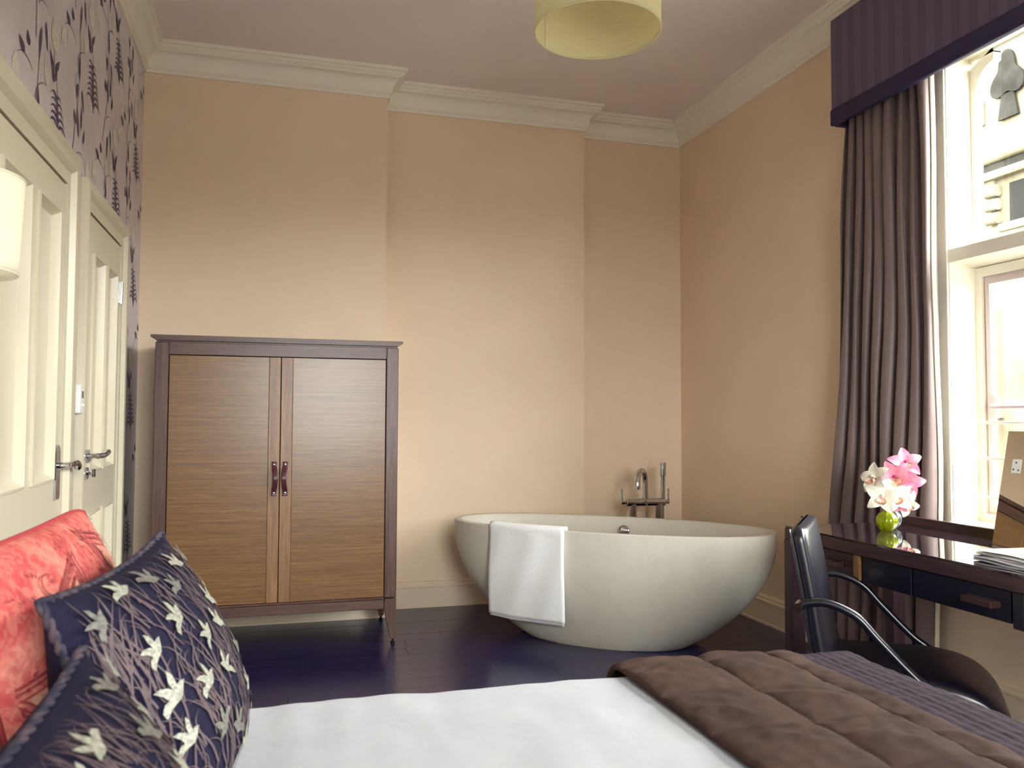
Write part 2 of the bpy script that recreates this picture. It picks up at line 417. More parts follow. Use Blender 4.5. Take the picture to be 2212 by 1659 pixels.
# ------------------------------------------------------------------ printed wallpaper motif (flat print on the left wall)
class Print:
    """flat printed or stitched shapes; every piece lies a hair above the one before it"""
    def __init__(s, to3): s.t3 = to3; s.mb = {}; s.n = [0]
    def to3(s, a, b): return s.t3(a, b, (s.n[0] % 9)*.00006)
    def poly(s, k, pts):
        s.n[0] += 1; mb = s.mb.setdefault(k, MB()); c = (sum(p[0] for p in pts)/len(pts), sum(p[1] for p in pts)/len(pts))
        v = [s.to3(*c)]+[s.to3(*p) for p in pts]; n = len(pts)
        mb.add(v, [(0, 1+i, 1+(i+1) % n) for i in range(n)])
    def strip(s, k, pts, w0, w1=None, taper=True):
        """ribbon along 2-D points"""
        s.n[0] += 1; mb = s.mb.setdefault(k, MB()); n = len(pts); v = []; w1 = w0 if w1 is None else w1
        for i, p in enumerate(pts):
            q0, q1 = pts[max(i-1, 0)], pts[min(i+1, n-1)]; dx, dy = q1[0]-q0[0], q1[1]-q0[1]; L = math.hypot(dx, dy) or 1
            t = i/(n-1); w = lerp(w0, w1, t)/2
            if taper: w *= math.sqrt(max(0.02, math.sin(PI*min(1, .12+.86*t))))
            nx, ny = -dy/L*w, dx/L*w
            v += [s.to3(p[0]+nx, p[1]+ny), s.to3(p[0]-nx, p[1]-ny)]
        mb.add(v, [(2*i, 2*i+2, 2*i+3, 2*i+1) for i in range(n-1)])
    def leaf(s, k, x, y, L, w, ang, bend=0.0, n=9):
        ca, sa = math.cos(ang), math.sin(ang); up = []; dn = []
        for i in range(n+1):
            t = i/n; hw = w/2*math.sin(PI*t**.8)*(.6+.4*(1-t)); a = t*L; b = bend*L*t*t
            up.append((x+ca*a-sa*(b+hw), y+sa*a+ca*(b+hw))); dn.append((x+ca*a-sa*(b-hw), y+sa*a+ca*(b-hw)))
        s.poly(k, up+dn[::-1][1:-1])
    def arc(s, k, x, y, ang, L, curl, w, n=9):
        pts = [(x, y)]; a = ang
        for i in range(n):
            x += L/n*math.cos(a); y += L/n*math.sin(a); a += curl/n; pts.append((x, y))
        s.strip(k, pts, w, w*.5); return pts[-1], a

pw = Print(lambda a, b, l: (XL+.0007+l, a, b))
def inwall(a, b): return 2.2 < a < Y1 and 0.1 < b < 3.09
def motif(prt, ox0, oz, s=1.0):
    pr = Print(lambda a, b, l: (XL+.0007+l, ox0+a*1.5, b)); pr.mb = prt.mb; pr.n = prt.n; ox = 0.0
    H = PI/2
    # tall wandering stem
    stem = [(ox+.02*math.sin(t*5+ox0*3)+.035*math.sin(t*2.2), oz+t*.62) for t in [i/16 for i in range(17)]]
    pr.strip('stem', stem, .006, .003, taper=False)
    # pods and leaves beside the stem
    for (dx, dz, L, w, ang) in ((.05, .20, .11, .018, H+.1), (.075, .24, .10, .016, H-.05), (.10, .20, .065, .017, H-.25), (.02, .235, .055, .028, H+.4),
                                (.055, .06, .12, .017, -H-.15), (.085, .10, .10, .014, -H+.15), (.045, .42, .10, .018, H), (.03, .40, .07, .02, -H-.2), (.075, .40, .09, .016, -H+.25)):
        pr.leaf('dark', ox+dx, oz+dz, L, w*1.3, ang, .05)
    pr.arc('stem', ox+.03, oz+.12, H-.5, .10, -1.9, .005); pr.arc('stem', ox+.02, oz+.36, H+.6, .11, -2.0, .005)
    # fern with drooping fronds
    fx, fz = ox-.145, oz+.05
    top, _ = pr.arc('dark', fx, fz, H, .27, .22, .010, 12)
    for i in range(7):
        t = i/7; z = fz+.03+t*.18; x = fx-.03*t*t
        for sg in (-1, 1):
            pr.arc('dark', x, z-.01, H-sg*.28, .105-.06*t, -sg*2.5, .015-.006*t, 10)
    # flower bud with leaves
    bx, bz = ox-.19, oz+.39
    pr.arc('stem', bx, bz-.10, H, .10, .1, .006)
    for ang, L in ((H, .10), (H+.26, .088), (H-.26, .088), (H+.5, .06), (H-.5, .06)):
        pr.leaf('cream', bx, bz-.005, L*1.15, .032, ang, 0)
    for ang, L in ((H+.14, .05), (H-.16, .05), (H, .03)):
        pr.leaf('stem', bx, bz+.005, L, .008, ang, 0)
    for dx, dz, L, ang in ((-.005, -.09, .075, H+.45), (.008, -.075, .07, H-.6), (0, -.12, .06, H+.3), (.004, -.11, .055, H-.4)):
        pr.leaf('dark', bx+dx, bz+dz, L, .026, ang, .05)
    # small bud nodding on a hooked stalk
    e, a = pr.arc('stem', ox+.02, oz+.46, H-.1, .15, -1.5, .006)
    for k in (-.3, 0, .3): pr.leaf('cream', e[0]-.006, e[1]-.004, .085, .024, H+k, 0)
    e, a = pr.arc('stem', ox+.0, oz+.54, H+.9, .13, 1.8, .005)
    for k in (-.25, 0, .25): pr.leaf('cream', e[0], e[1]+.01, .10, .028, -H+k, 0)
    pr.leaf('dark', ox-.06, oz+.56, .05, .035, H+.9); pr.leaf('dark', ox-.03, oz+.60, .045, .03, H+.3)
k = 0; a = 2.30
while a < 5.2:
    z = .05-(.33 if k % 2 else 0)
    while z < 3.3:
        motif(pw, a, z); z += .66
    a += .53; k += 1
def clip_print(mb):
    """drop pieces that fall outside the papered area"""
    out = MB(); bad = set()
    for i, p in enumerate(mb.v):
        if not inwall(p[1], p[2]): bad.add(i)
    out.v = mb.v; out.f = [q for q in mb.f if not any(i in bad for i in q)]
    used = sorted({i for q in out.f for i in q}); mp = {u: j for j, u in enumerate(used)}
    out2 = MB(); out2.v = [mb.v[u] for u in used]; out2.f = [tuple(mp[i] for i in q) for q in out.f]; return out2
for kk, nm, mm, dx in (('stem', 'printed_stems', 'paper_stem', 0), ('cream', 'printed_flowers', 'paper_cream', .0005), ('dark', 'printed_leaves', 'paper_dark', .0010)):
    mb = clip_print(pw.mb[kk]); mb.v = [(p[0]+dx, p[1], p[2]) for p in mb.v]; o = build(nm, mb, mm, wl); o['kind'] = 'stuff'

# ------------------------------------------------------------------ doors on the left wall
def door(name, ya, yb, ztop, aw, panels, lever, hinge_y=None):
    """leaf between ya and yb, architrave aw wide around it; panels: (y0, y1, z0, z1)"""
    XD = XL+.014
    root = struct_root(name, (XL, (ya+yb)/2, 0))
    leaf = MB()
    ys = sorted({ya, yb}|{p for q in panels for p in q[:2]}); zs = sorted({0.006, ztop}|{p for q in panels for p in q[2:]})
    for y0, y1 in zip(ys, ys[1:]):
        for z0, z1 in zip(zs, zs[1:]):
            cy, czz = (y0+y1)/2, (z0+z1)/2
            if not any(p[0] < cy < p[1] and p[2] < czz < p[3] for p in panels):
                leaf.box(XD-.012, XD+.012, y0, y1, z0, z1)
    lf = build('leaf', leaf, 'white', root)
    for (y0, y1, z0, z1) in panels:
        build('panel', MB().box(XD-.012, XD-.006, y0, y1, z0, z1), 'white', root)
        mo = MB(); w = .026
        prof2 = [(0, .012), (0, .020), (.008, .022), (.014, .014), (w*.8, .004), (w, -.006), (0, -.006)]
        loop = [(y0, z0), (y1, z0), (y1, z1), (y0, z1)]; v = []; K = len(prof2)
        for i, (yy, zz) in enumerate(loop):
            sy = 1 if i in (0, 3) else -1; sz = 1 if i in (0, 1) else -1
            v += [(XD+h, yy+sy*d, zz+sz*d) for d, h in prof2]
        f = [(i*K+j, ((i+1) % 4)*K+j, ((i+1) % 4)*K+(j+1) % K, i*K+(j+1) % K) for i in range(4) for j in range(K)]
        mo.add(v, f); build('panel_moulding', mo, 'white', root, smooth=True, angle=25)
    ar = MB(); g = .006
    ap = [(0, 0), (0, .032), (.018, .034), (.024, .026), (.05, .028), (.06, .040), (.066, .046), (aw-.012, .048), (aw, .044), (aw, 0)]
    K = len(ap); pts = [(ya-g, 0, -1, 0), (ya-g, ztop+g, -1, 1), (yb+g, ztop+g, 1, 1), (yb+g, 0, 1, 0)]
    v = [(XL+h, yy+sy*d, zz+sz*d) for yy, zz, sy, sz in pts for d, h in ap]
    f = [(i*K+j, (i+1)*K+j, (i+1)*K+(j+1) % K, i*K+(j+1) % K) for i in range(3) for j in range(K)]
    f += [tuple(range(K)), tuple(3*K+j for j in range(K))]
    ar.add(v, f); build('architrave', ar, 'white', root, smooth=True, angle=25)
    # dark gap between leaf and frame
    gp = MB(); gp.box(XL, XL+.004, ya-g, yb+g, ztop, ztop+g); gp.box(XL, XL+.004, yb, yb+g, 0, ztop); gp.box(XL, XL+.004, ya-g, ya, 0, ztop)
    build('shadow_gap', gp, 'black', root)
    return root
d1 = door('door_1', 2.385, 3.165, 1.975, .125, [(2.47, 2.745, .95, 1.868), (2.825, 3.085, .95, 1.868), (2.47, 2.745, .22, .78), (2.825, 3.085, .22, .78)], None)
d2 = door('door_2', 3.53, 4.20, 1.965, .105, [(3.62, 3.835, .945, 1.822), (3.89, 4.11, .945, 1.822), (3.62, 3.835, .20, .785), (3.89, 4.11, .20, .785)], None)
# handle on door_1: long backplate with curved lever
hb = MB().prism([(3.110, .885), (3.152, .885), (3.158, .900), (3.158, 1.045), (3.150, 1.062), (3.131, 1.070), (3.112, 1.062), (3.104, 1.045), (3.104, .900)], lambda a, b, d: (XL+.014+d, a, b), .012, .020)
h1 = build('handle_backplate', hb, 'chrome', d1)
lv = MB().tube([(XL+.014+.018, 3.131, 1.0), (XL+.014+.055, 3.131, 1.0)], .010, 12)
lv.tube(smooth_path([(XL+.014+.052, 3.128, 1.0), (XL+.014+.058, 3.16, 1.002), (XL+.014+.060, 3.20, 1.004), (XL+.014+.058, 3.235, .996), (XL+.014+.052, 3.262, .978)], 6), [.010]*12+[.012]*6+[.013]*4+[.011, .009, .006], 12)
build('lever', lv, 'chrome', h1, smooth=True)
# handle on door_2: round rose, lever and thumb-turn
rs = MB().tube([(XL+.014+.012, 3.585, 1.012), (XL+.014+.022, 3.585, 1.012)], .026, 24); ro = build('handle_rose', rs, 'chrome', d2, smooth=True)
lv = MB().tube([(XL+.014+.02, 3.585, 1.012), (XL+.014+.058, 3.585, 1.012)], .010, 12)
lv.tube(smooth_path([(XL+.014+.056, 3.58, 1.012), (XL+.014+.060, 3.64, 1.012), (XL+.014+.060, 3.70, 1.013), (XL+.014+.062, 3.745, 1.022), (XL+.014+.058, 3.765, 1.018)], 6), [.0115]*18+[.012, .011, .009, .008, .006, .004, .003], 12)
build('lever', lv, 'chrome', ro, smooth=True)
tr = MB().tube([(XL+.014+.012, 3.585, .945), (XL+.014+.020, 3.585, .945)], .024, 24); to = build('turn_rose', tr, 'chrome', d2, smooth=True)
tk = MB().tube([(XL+.014+.02, 3.585, .945), (XL+.014+.042, 3.585, .945)], .008, 12); tk.box(XL+.014+.036, XL+.014+.048, 3.578, 3.592, .928, .962, .003); build('thumb_turn', tk, 'chrome', to)
hg = MB().cyl((XL+.014+.018, 4.205, 1.70), (XL+.014+.018, 4.205, 1.80), .008, 12)
for zz in (1.70, 1.72, 1.74, 1.76, 1.78, 1.80): hg.tube([(XL+.014+.018, 4.205, zz-.002), (XL+.014+.018, 4.205, zz+.002)], .0092, 12)
hg.box(XL+.014+.010, XL+.014+.0145, 4.165, 4.202, 1.70, 1.80); hg.box(XL+.014+.010, XL+.014+.0145, 4.208, 4.24, 1.70, 1.80)
build('hinge', hg, 'steel', d2, smooth=True)

# wall controls between the doors
th = thing('thermostat', 'white thermostat with small grey display on the wall between the doors', 'thermostat', (XL, 3.415, 1.232))
build('casing', MB().box(XL, XL+.045, 3.372, 3.452, 1.178, 1.286, .006, 2), 'plastic', th)
build('display', MB().box(XL+.0445, XL+.0462, 3.395, 3.440, 1.236, 1.262), 'lcd', th)
build('button', MB().box(XL+.0445, XL+.048, 3.395, 3.412, 1.205, 1.215, .001), 'plastic', th)
build('button', MB().box(XL+.0445, XL+.048, 3.422, 3.440, 1.205, 1.215, .001), 'plastic', th)
sw = thing('light_switch', 'bronze light switch plate with white rocker between the doors', 'light switch', (XL, 3.428, 1.073))
build('plate', MB().box(XL, XL+.008, 3.388, 3.474, 1.036, 1.112, .002), 'brownplate', sw)
build('rocker', MB().box(XL+.007, XL+.015, 3.418, 3.446, 1.056, 1.092, .003), 'plastic', sw)
build('screw', MB().tube([(XL+.007, 3.431, 1.104), (XL+.0095, 3.431, 1.104)], .003, 10), 'steel', sw)
build('screw', MB().tube([(XL+.007, 3.431, 1.044), (XL+.0095, 3.431, 1.044)], .003, 10), 'steel', sw)
sw = thing('light_switch', 'bronze light switch plate at the edge of the far door frame beside the wardrobe', 'light switch', (XL, 4.44, 1.048))
build('plate', MB().box(XL, XL+.008, 4.40, 4.485, 1.008, 1.090, .002), 'brownplate', sw)
build('rocker', MB().box(XL+.007, XL+.015, 4.43, 4.458, 1.030, 1.068, .003), 'plastic', sw)

# ------------------------------------------------------------------ window in the right wall
win = struct_root('window_1', (XR, (WY0+WY1)/2, WZ0))
XG = 2.84
ar = MB()      # flat architrave on the room side
ar.box(XR-.020, XR, WY1, WY1+.050, WZ0-.02, WZ1+.09, .002); ar.box(XR-.024, XR, WY1+.050, WY1+.130, WZ0-.02, WZ1+.09, .003)
ar.box(XR-.018, XR, WY0-.075, WY0, WZ0-.02, WZ1+.09, .003); ar.box(XR-.018, XR, WY0, WY1, WZ1, WZ1+.09, .003)
build('architrave', ar, 'winwhite', win)
jm = MB(); jm.box(XR-.01, XG+.03, WY1-.004, WY1+.02, WZ0, WZ1); jm.box(XR-.01, XG+.03, WY0-.02, WY0+.004, WZ0, WZ1); jm.box(XR-.01, XG+.03, WY0, WY1, WZ1-.004, WZ1+.02)
build('jamb_lining', jm, 'winwhite', win)
build('sill', MB().box(XR-.03, XG+.06, WY0-.01, WY1+.01, WZ0-.03, WZ0+.005, .004), 'winwhite', win)
tz0, tz1 = 1.83, 1.885
tp = MB().prism([(XR-.012, tz0), (XG+.05, tz0-.022), (XG+.05, tz1+.03), (XG, tz1+.028), (XR-.012, tz1)], lambda a, b, d: (a, d, b), WY0, WY1)
build('transom', tp, 'winwhite', win)
ym = (WY0+WY1)/2
build('mullion', MB().box(XR+.03, XG+.05, ym-.055, ym+.055, WZ0, WZ1), 'winwhite', win)
for (ya, yb) in ((ym+.055, WY1), (WY0, ym-.055)):
    # fixed frame and metal casement of the lower light
    z0, z1 = WZ0, tz0-.02
    fr = MB()
    def ring(mb, x0, x1, y0, y1, zz0, zz1, w):
        mb.box(x0, x1, y0, y0+w, zz0, zz1); mb.box(x0, x1, y1-w, y1, zz0, zz1); mb.box(x0, x1, y0+w, y1-w, zz0, zz0+w); mb.box(x0, x1, y0+w, y1-w, zz1-w, zz1)
    ring(fr, XG, XG+.05, ya, yb, z0, z1, .040); build('frame', fr, 'winwhite', win)
    cs = MB(); ring(cs, XG+.012, XG+.044, ya+.036, yb-.036, z0+.036, z1-.036, .022); ring(cs, XG+.004, XG+.03, ya+.054, yb-.054, z0+.054, z1-.054, .020)
    ca = build('casement', cs, 'winpink', win)
    build('pane', MB().box(XG+.022, XG+.026, ya+.07, yb-.07, z0+.07, z1-.07), 'pane', ca)
    # shouldered arch light above the transom
    z0, z1 = tz1+.02, WZ1
    w = yb-ya; half = []
    half += [(yb-.028, z0+.03), (yb-.028, 2.53)]
    for i in range(1, 9):
        a = i/8*PI/2*.92; half.append((yb-.028-.105*(1-math.cos(a)), 2.53+.135*math.sin(a)))
    half += [(yb-.128, 2.668), (yb-.128, 2.705)]
    mid = (ya+yb)/2; outl = half+[(2*mid-p[0], p[1]) for p in half[::-1]]
    N = len(outl); ab = MB(); v = []; rect = []
    for (py, pz) in outl:       # matching point on the outer rectangle
        if abs(pz-(z0+.03)) < 1e-6: q = (yb if py > mid else ya, z0)
        elif pz > 2.70: q = (py, z1)
        else: q = (yb if py > mid else ya, pz)
        rect.append(q)
    rect[9+0] = rect[9]
    x0, x1 = XG-.005, XG+.035
    for i in range(N): v += [(x0, *outl[i]), (x1, *outl[i]), (x0, *rect[i]), (x1, *rect[i])]
    f = []
    for i in range(N):
        j = (i+1) % N; f += [(4*i, 4*j, 4*j+2, 4*i+2), (4*i+1, 4*i+3, 4*j+3, 4*j+1), (4*i, 4*i+1, 4*j+1, 4*j)]
    # corner infill between last side point and top point
    ab.add(v, f)
    for (i, cy) in ((11, yb), (N-12, ya)):
        pass
    ab.box(x0, x1, yb-.128, yb, 2.70, z1); ab.box(x0, x1, ya, ya+.128, 2.70, z1)
    ao = build('arched_frame', ab, 'winwhite', win)
    build('pane', MB().box(XG+.018, XG+.022, ya+.02, yb-.02, z0+.01, z1-.006), 'pane', ao)
win2 = struct_root('fill_window', ((FX0+FX1)/2, YF, FZ0))
f2 = MB(); w2 = .05
f2.box(FX0, FX0+w2, YF-.12, YF-.06, FZ0, FZ1); f2.box(FX1-w2, FX1, YF-.12, YF-.06, FZ0, FZ1); f2.box(FX0, FX1, YF-.12, YF-.06, FZ0, FZ0+w2); f2.box(FX0, FX1, YF-.12, YF-.06, FZ1-w2, FZ1)
f2.box((FX0+FX1)/2-.03, (FX0+FX1)/2+.03, YF-.12, YF-.06, FZ0, FZ1); build('frame', f2, 'winwhite', win2)
for q0, q1 in ((FX0+w2, (FX0+FX1)/2-.03), ((FX0+FX1)/2+.03, FX1-w2)): build('pane', MB().box(q0, q1, YF-.092, YF-.088, FZ0+w2, FZ1-w2), 'pane', win2)
# safety bars and latch
for zz in (1.157, 1.010, .851):
    build('safety_bar', MB().tube([(XR+.085, WY0+.05, zz), (XR+.085, WY1-.03, zz)], .0065, 10), 'winwhite', win, smooth=True)
lt = MB(); lt.prism([(2.755, 1.175), (2.768, 1.175), (2.775, 1.20), (2.775, 1.235), (2.768, 1.265), (2.755, 1.275), (2.742, 1.265), (2.735, 1.235), (2.735, 1.20), (2.742, 1.175)], lambda a, b, d: (XG+d, a-.03, b), -.012, .004)
la = build('latch_plate', lt, 'winpink', win)
build('stay_rod', MB().tube(smooth_path([(XG-.02, 2.725, 1.222), (XG-.025, 2.70, 1.22), (XG-.025, 2.60, 1.22), (XG-.025, 2.18, 1.22)], 5), [.013]*5+[.009]*11, 10), 'winpink', la, smooth=True)

# ------------------------------------------------------------------ building across the courtyard, seen through the window
fx = 7.0
fc = thing('stone_building', 'pale stone building across the courtyard beyond the window', 'building', (fx+.5, 6.0, -3.0))
build('wall', MB().box(fx, fx+3.0, 5.2, 16, -3, 7.5), 'facade', fc)
build('sky_block', MB().box(13, 15, -30, 5.2, -3, 3.5), 'facade', fc)  # unseen block added to keep low sky light off the upper walls
rnd = random.Random(11)
zc = 2.6; rowi = 0; stone_cache = {}
while zc < 5.3:
    yy = 5.5-(rowi % 2)*.22
    while yy < 7.6:
        L = .42+rnd.uniform(-.04, .06)
        hole = (yy < 6.50 and yy+L > 5.9 and 3.05 < zc+.13 < 3.62) or (yy < 6.68 and yy+L > 6.20 and zc+.28 > 4.18 and zc < 4.95)
        if not hole:
            build('stone_block', MB().box(fx-.03-rnd.uniform(0, .012), fx+.01, yy+.006, yy+L-.006, zc+.006, zc+.264, .012), 'facade' if rnd.random() < .6 else 'facade2', fc)
        yy += L
    zc += .27; rowi += 1
build('string_course', MB().tube([(fx-.06, 5.2, 3.86), (fx-.06, 12, 3.86)], .07, 12), 'facade2', fc, smooth=True)
build('string_course', MB().box(fx-.10, fx+.01, 5.2, 12, 3.62, 3.70, .015), 'facade2', fc)
build('string_course', MB().box(fx-.05, fx+.01, 5.2, 12, 3.70, 3.79, .01), 'slate', fc)
for zz in (3.22, 3.36, 3.50): build('corbel', MB().tube([(fx-.05, 6.58, zz), (fx-.05, 6.72, zz)], .06, 12), 'facade2', fc, smooth=True)
wn = build('window', MB().box(fx-.012, fx+.01, 5.55, 6.48, 3.15, 3.55), 'darkglass', fc)
build('window_bar', MB().box(fx-.03, fx, 6.05, 6.10, 3.15, 3.55), 'facade2', wn)
build('ledge', MB().box(fx-.10, fx+.01, 5.45, 6.55, 3.06, 3.14, .01), 'facade2', fc)
tre = []                       # dark pointed trefoil niche
for i in range(40):
    a = 2*PI*i/40; r = .17*(1+.28*math.cos(3*(a-PI/2)))
    tre.append((6.45+r*math.cos(a), 4.62+r*1.25*math.sin(a)))
build('niche', MB().prism(tre, lambda a, b, d: (fx+d, a, b), -.05, -.02), 'slate', fc)
build('niche', MB().prism([(6.38, 4.45), (6.52, 4.45), (6.57, 4.20), (6.33, 4.20)], lambda a, b, d: (fx+d, a, b), -.045, -.015), 'slate', fc)
dp = thing('drainpipe', 'pale brown drainpipe on the stone building seen through the lower window', 'pipe', (fx-.1, 6.66, -3))
build('pipe', MB().tube([(fx-.1, 6.66, -3), (fx-.1, 6.66, 2.35)], .035, 12), mat('pipe_paint', (88, 70, 54), rough=.6), dp, smooth=True)
build('bracket', MB().box(fx-.14, fx, 6.61, 6.71, 1.2, 1.24), 'facade2', dp); build('bracket', MB().box(fx-.14, fx, 6.61, 6.71, -.4, -.36), 'facade2', dp)
struct('courtyard_ground', MB().box(-150, 150, -150, 150, -3.1, -3), 'ground')

# ------------------------------------------------------------------ pelmet and curtain
PX, PYN, PYF, PZ0, PZ1 = 2.55, .55, 3.36, 2.585, 3.105
pe = thing('curtain_pelmet', 'striped dark plum pelmet box with navy band over the window', 'pelmet', (PX, 2.0, PZ0))
pm = MB(); pm.box(PX, PX+.022, PYN, PYF, PZ0+.075, PZ1, .006, 2); pm.box(PX+.02, XR, PYF-.022, PYF, PZ0+.075, PZ1, .004)
pm.box(PX+.02, XR, PYN, PYN+.022, PZ0+.075, PZ1, .004); pm.box(PX+.01, XR, PYN+.01, PYF-.01, PZ1-.03, PZ1-.008)
build('box', pm, 'pelmet', pe)
pb = MB(); pb.box(PX-.005, PX+.024, PYN-.004, PYF+.004, PZ0, PZ0+.08, .008, 2); pb.box(PX+.02, XR, PYF-.024, PYF+.004, PZ0, PZ0+.08, .004); pb.box(PX+.02, XR, PYN-.004, PYN+.024, PZ0, PZ0+.08, .004)
build('band', pb, 'pelmet_band', pe)

def curtain(name, label, Lp, Rp, seed, lining_side=1):
    rn = random.Random(seed); cu = thing(name, label, 'curtain', (2.64, (Lp[-1][1]+Rp[-1][1])/2, 0))
    nf = 8; ph = [rn.uniform(-.35, .35) for _ in range(nf+2)]; am = [rn.uniform(.7, 1.2) for _ in range(nf+2)]
    def fn(i, j):
        z = lerp(.012, 2.75, j); y0, y1 = interp(z, Lp), interp(z, Rp)
        t = i; q = t*nf; k = int(min(q, nf-1)); fr = q-k
        a = lerp(am[k], am[k+1], fr); p = lerp(ph[k], ph[k+1], fr)
        A = .040*a*(1.0-.25*j)
        x = 2.638+A*math.sin(2*PI*q+p+.6*math.sin(2.2*z+k))+.006*math.sin(5*z+t*9)
        yy = lerp(y0, y1, t)+.018*a*math.sin(4*PI*q+p)*.5
        return (min(x, XR-.035), yy, z)
    o = build('fabric', MB().grid(fn, 150, 36), 'curtain', cu, smooth=True, angle=180); mod_solid(o, .003)
    t = 1.0
    o = build('lining_edge', MB().grid(lambda i, j: tuple(Vector(fn(1.0, j))+Vector((.004+.02*i, -.004-.004*i, 0))), 2, 36), 'lining', cu, smooth=True); mod_solid(o, .002)
    return cu
curtain('curtain', 'floor length taupe curtain gathered at the far side of the window', [(0, 3.58), (.65, 3.53), (.95, 3.49), (1.86, 3.40), (2.58, 3.36), (2.8, 3.35)], [(0, 2.90), (.25, 2.885), (.75, 2.855), (1.57, 2.825), (2.6, 2.845), (2.8, 2.85)], 5)

# ------------------------------------------------------------------ ceiling pendant
pl = thing('pendant_lamp', 'cream fabric drum pendant lamp hanging from the ceiling', 'pendant lamp', (1.23, 3.085, 2.75))
R = .256; prof = [(R, 0), (R, .30)]
o = build('drum_shade', MB().lathe([(R, z/12*.30) for z in range(13)], (1.23, 3.085, 2.75), 72), 'drum', pl, smooth=True); mod_solid(o, .002)
for zz in (0, .30): build('rim', MB().tube([(1.23+R*math.cos(2*PI*k/72), 3.085+R*math.sin(2*PI*k/72), 2.75+zz) for k in range(72)], .0035, 8, closed=True), 'drum', pl, smooth=True)
sp = MB()
for k in range(3):
    a = 2*PI*k/3+.4; sp.tube([(1.23, 3.085, 3.0), (1.23+R*math.cos(a), 3.085+R*math.sin(a), 3.04)], .002, 6)
sp.tube([(1.23, 3.085, 2.93), (1.23, 3.085, 3.0)], .018, 14); build('spider', sp, 'plastic', pl, smooth=True)
build('cord', MB().tube([(1.23, 3.085, 2.99), (1.23, 3.085, 3.25)], .003, 8), 'plastic', pl)
build('ceiling_rose', MB().lathe([(.0, -.02), (.035, -.02), (.045, -.006), (.045, 0), (0, 0)], (1.23, 3.085, ZC), 24), 'plastic', pl, smooth=True)
sm = build('seam', MB().box(-.003, .003, -.0008, .0008, 0, .30), 'shade', pl, world=False)
sm.location = ((R-.0025)*math.cos(2.25), (R-.0025)*math.sin(2.25), 0); sm.rotation_euler = (0, 0, 2.25+PI/2)

# ------------------------------------------------------------------ bedside wall lamp at the left edge
lc = Vector((-.614, 1.80, 0))
wlm = thing('wall_lamp', 'ivory fabric shade of the bedside wall lamp in front of the near door', 'wall lamp', (lc.x, lc.y, 1.44))
o = build('shade', MB().lathe([(.115+.008*k/10, 1.442+.186*k/10) for k in range(11)], lc, 56), 'shade', wlm, smooth=True); mod_solid(o, .002)
for rr, zz in ((.115, 1.442), (.123, 1.628)): build('rim', MB().tube([(lc.x+rr*math.cos(2*PI*k/56), lc.y+rr*math.sin(2*PI*k/56), zz) for k in range(56)], .0025, 8, closed=True), 'shade', wlm, smooth=True)
build('bulb', MB().lathe([(.0, 0), (.018, .006), (.03, .03), (.03, .045), (.016, .075), (.013, .09)], (lc.x, lc.y, 1.505), 20), 'bulb', wlm, smooth=True)
build('lamp_holder', MB().tube([(lc.x, lc.y, 1.46), (lc.x, lc.y, 1.515)], .016, 16), 'steel', wlm, smooth=True)
build('arm', MB().tube(smooth_path([(lc.x, lc.y, 1.47), (lc.x-.01, lc.y, 1.43), (lc.x-.08, lc.y, 1.41), (XL+.02, lc.y, 1.41)], 6), .007, 10), 'steel', wlm, smooth=True)
build('wall_plate', MB().tube([(XL, lc.y, 1.41), (XL+.018, lc.y, 1.41)], .045, 28), 'steel', wlm, smooth=True)

# ------------------------------------------------------------------ wardrobe
wx0, wx1, wy0, wy1 = -.584, .600, 4.315, 4.86
wd = thing('wardrobe', 'two-door dark oak wardrobe with leather strap handles on tapered legs', 'wardrobe', ((wx0+wx1)/2, (wy0+wy1)/2, 0))
zb, zt, pwid = .238, 1.535, .062
cx = MB(); cx.box(wx0+.012, wx0+.030, wy0+.03, wy1, zb-.05, zt, .002); cx.box(wx1-.030, wx1-.012, wy0+.03, wy1, zb-.05, zt, .002)
cx.box(wx0+.03, wx1-.03, wy1-.015, wy1, zb-.03, zt); cx.box(wx0+.03, wx1-.03, wy0+.03, wy1-.015, zb-.03, zb); cx.box(wx0+.03, wx1-.03, wy0+.03, wy1-.015, zt-.03, zt)
build('carcass', cx, 'wframe', wd)
cxm = (wx0+wx1)/2
for sx in (0, 1):
    for sy in (0, 1):
        a0 = wx0 if sx == 0 else wx1-pwid; b0 = wy0 if sy == 0 else wy1-pwid
        build('post', MB().box(a0, a0+pwid, b0, b0+pwid, zb+.002, zt, .003), 'wframe', wd)
        # tapered leg, straight on its outer faces
        T0, T1 = pwid, .028
        ix = (lambda w: (a0, a0+w)) if sx == 0 else (lambda w: (a0+pwid-w, a0+pwid)); iy = (lambda w: (b0, b0+w)) if sy == 0 else (lambda w: (b0+pwid-w, b0+pwid))
        v = []
        for w, z in ((T0-.004, zb-.004), (T0-.002, zb-.012), (T0-.002, .178), (T1, .030)):
            (p0, p1), (q0, q1) = ix(w), iy(w); v += [(p0, q0, z), (p1, q0, z), (p1, q1, z), (p0, q1, z)]
        f = [(0, 1, 2, 3), (12, 15, 14, 13)]+[(4*i+k, 4*i+(k+1) % 4, 4*i+4+(k+1) % 4, 4*i+4+k) for i in range(3) for k in range(4)]
        lg = build('leg', MB().add(v, f), 'wframe', wd)
        (p0, p1), (q0, q1) = ix(T1), iy(T1)
        build('foot', MB().lathe([(.0, 0), (.011, .001), (.012, .010), (.006, .016), (.006, .031)], ((p0+p1)/2, (q0+q1)/2, 0), 16), 'rubber', lg, smooth=True)
build('top', MB().prism([(wx0-.020, zt+.022), (wx0-.020, zt+.034), (wx1+.020, zt+.034), (wx1+.020, zt+.022), (wx1-.004, zt+.008), (wx0+.004, zt+.008)], lambda a, b, d: (a, d, b), wy0-.018, wy1+.008), 'wframeh', wd)
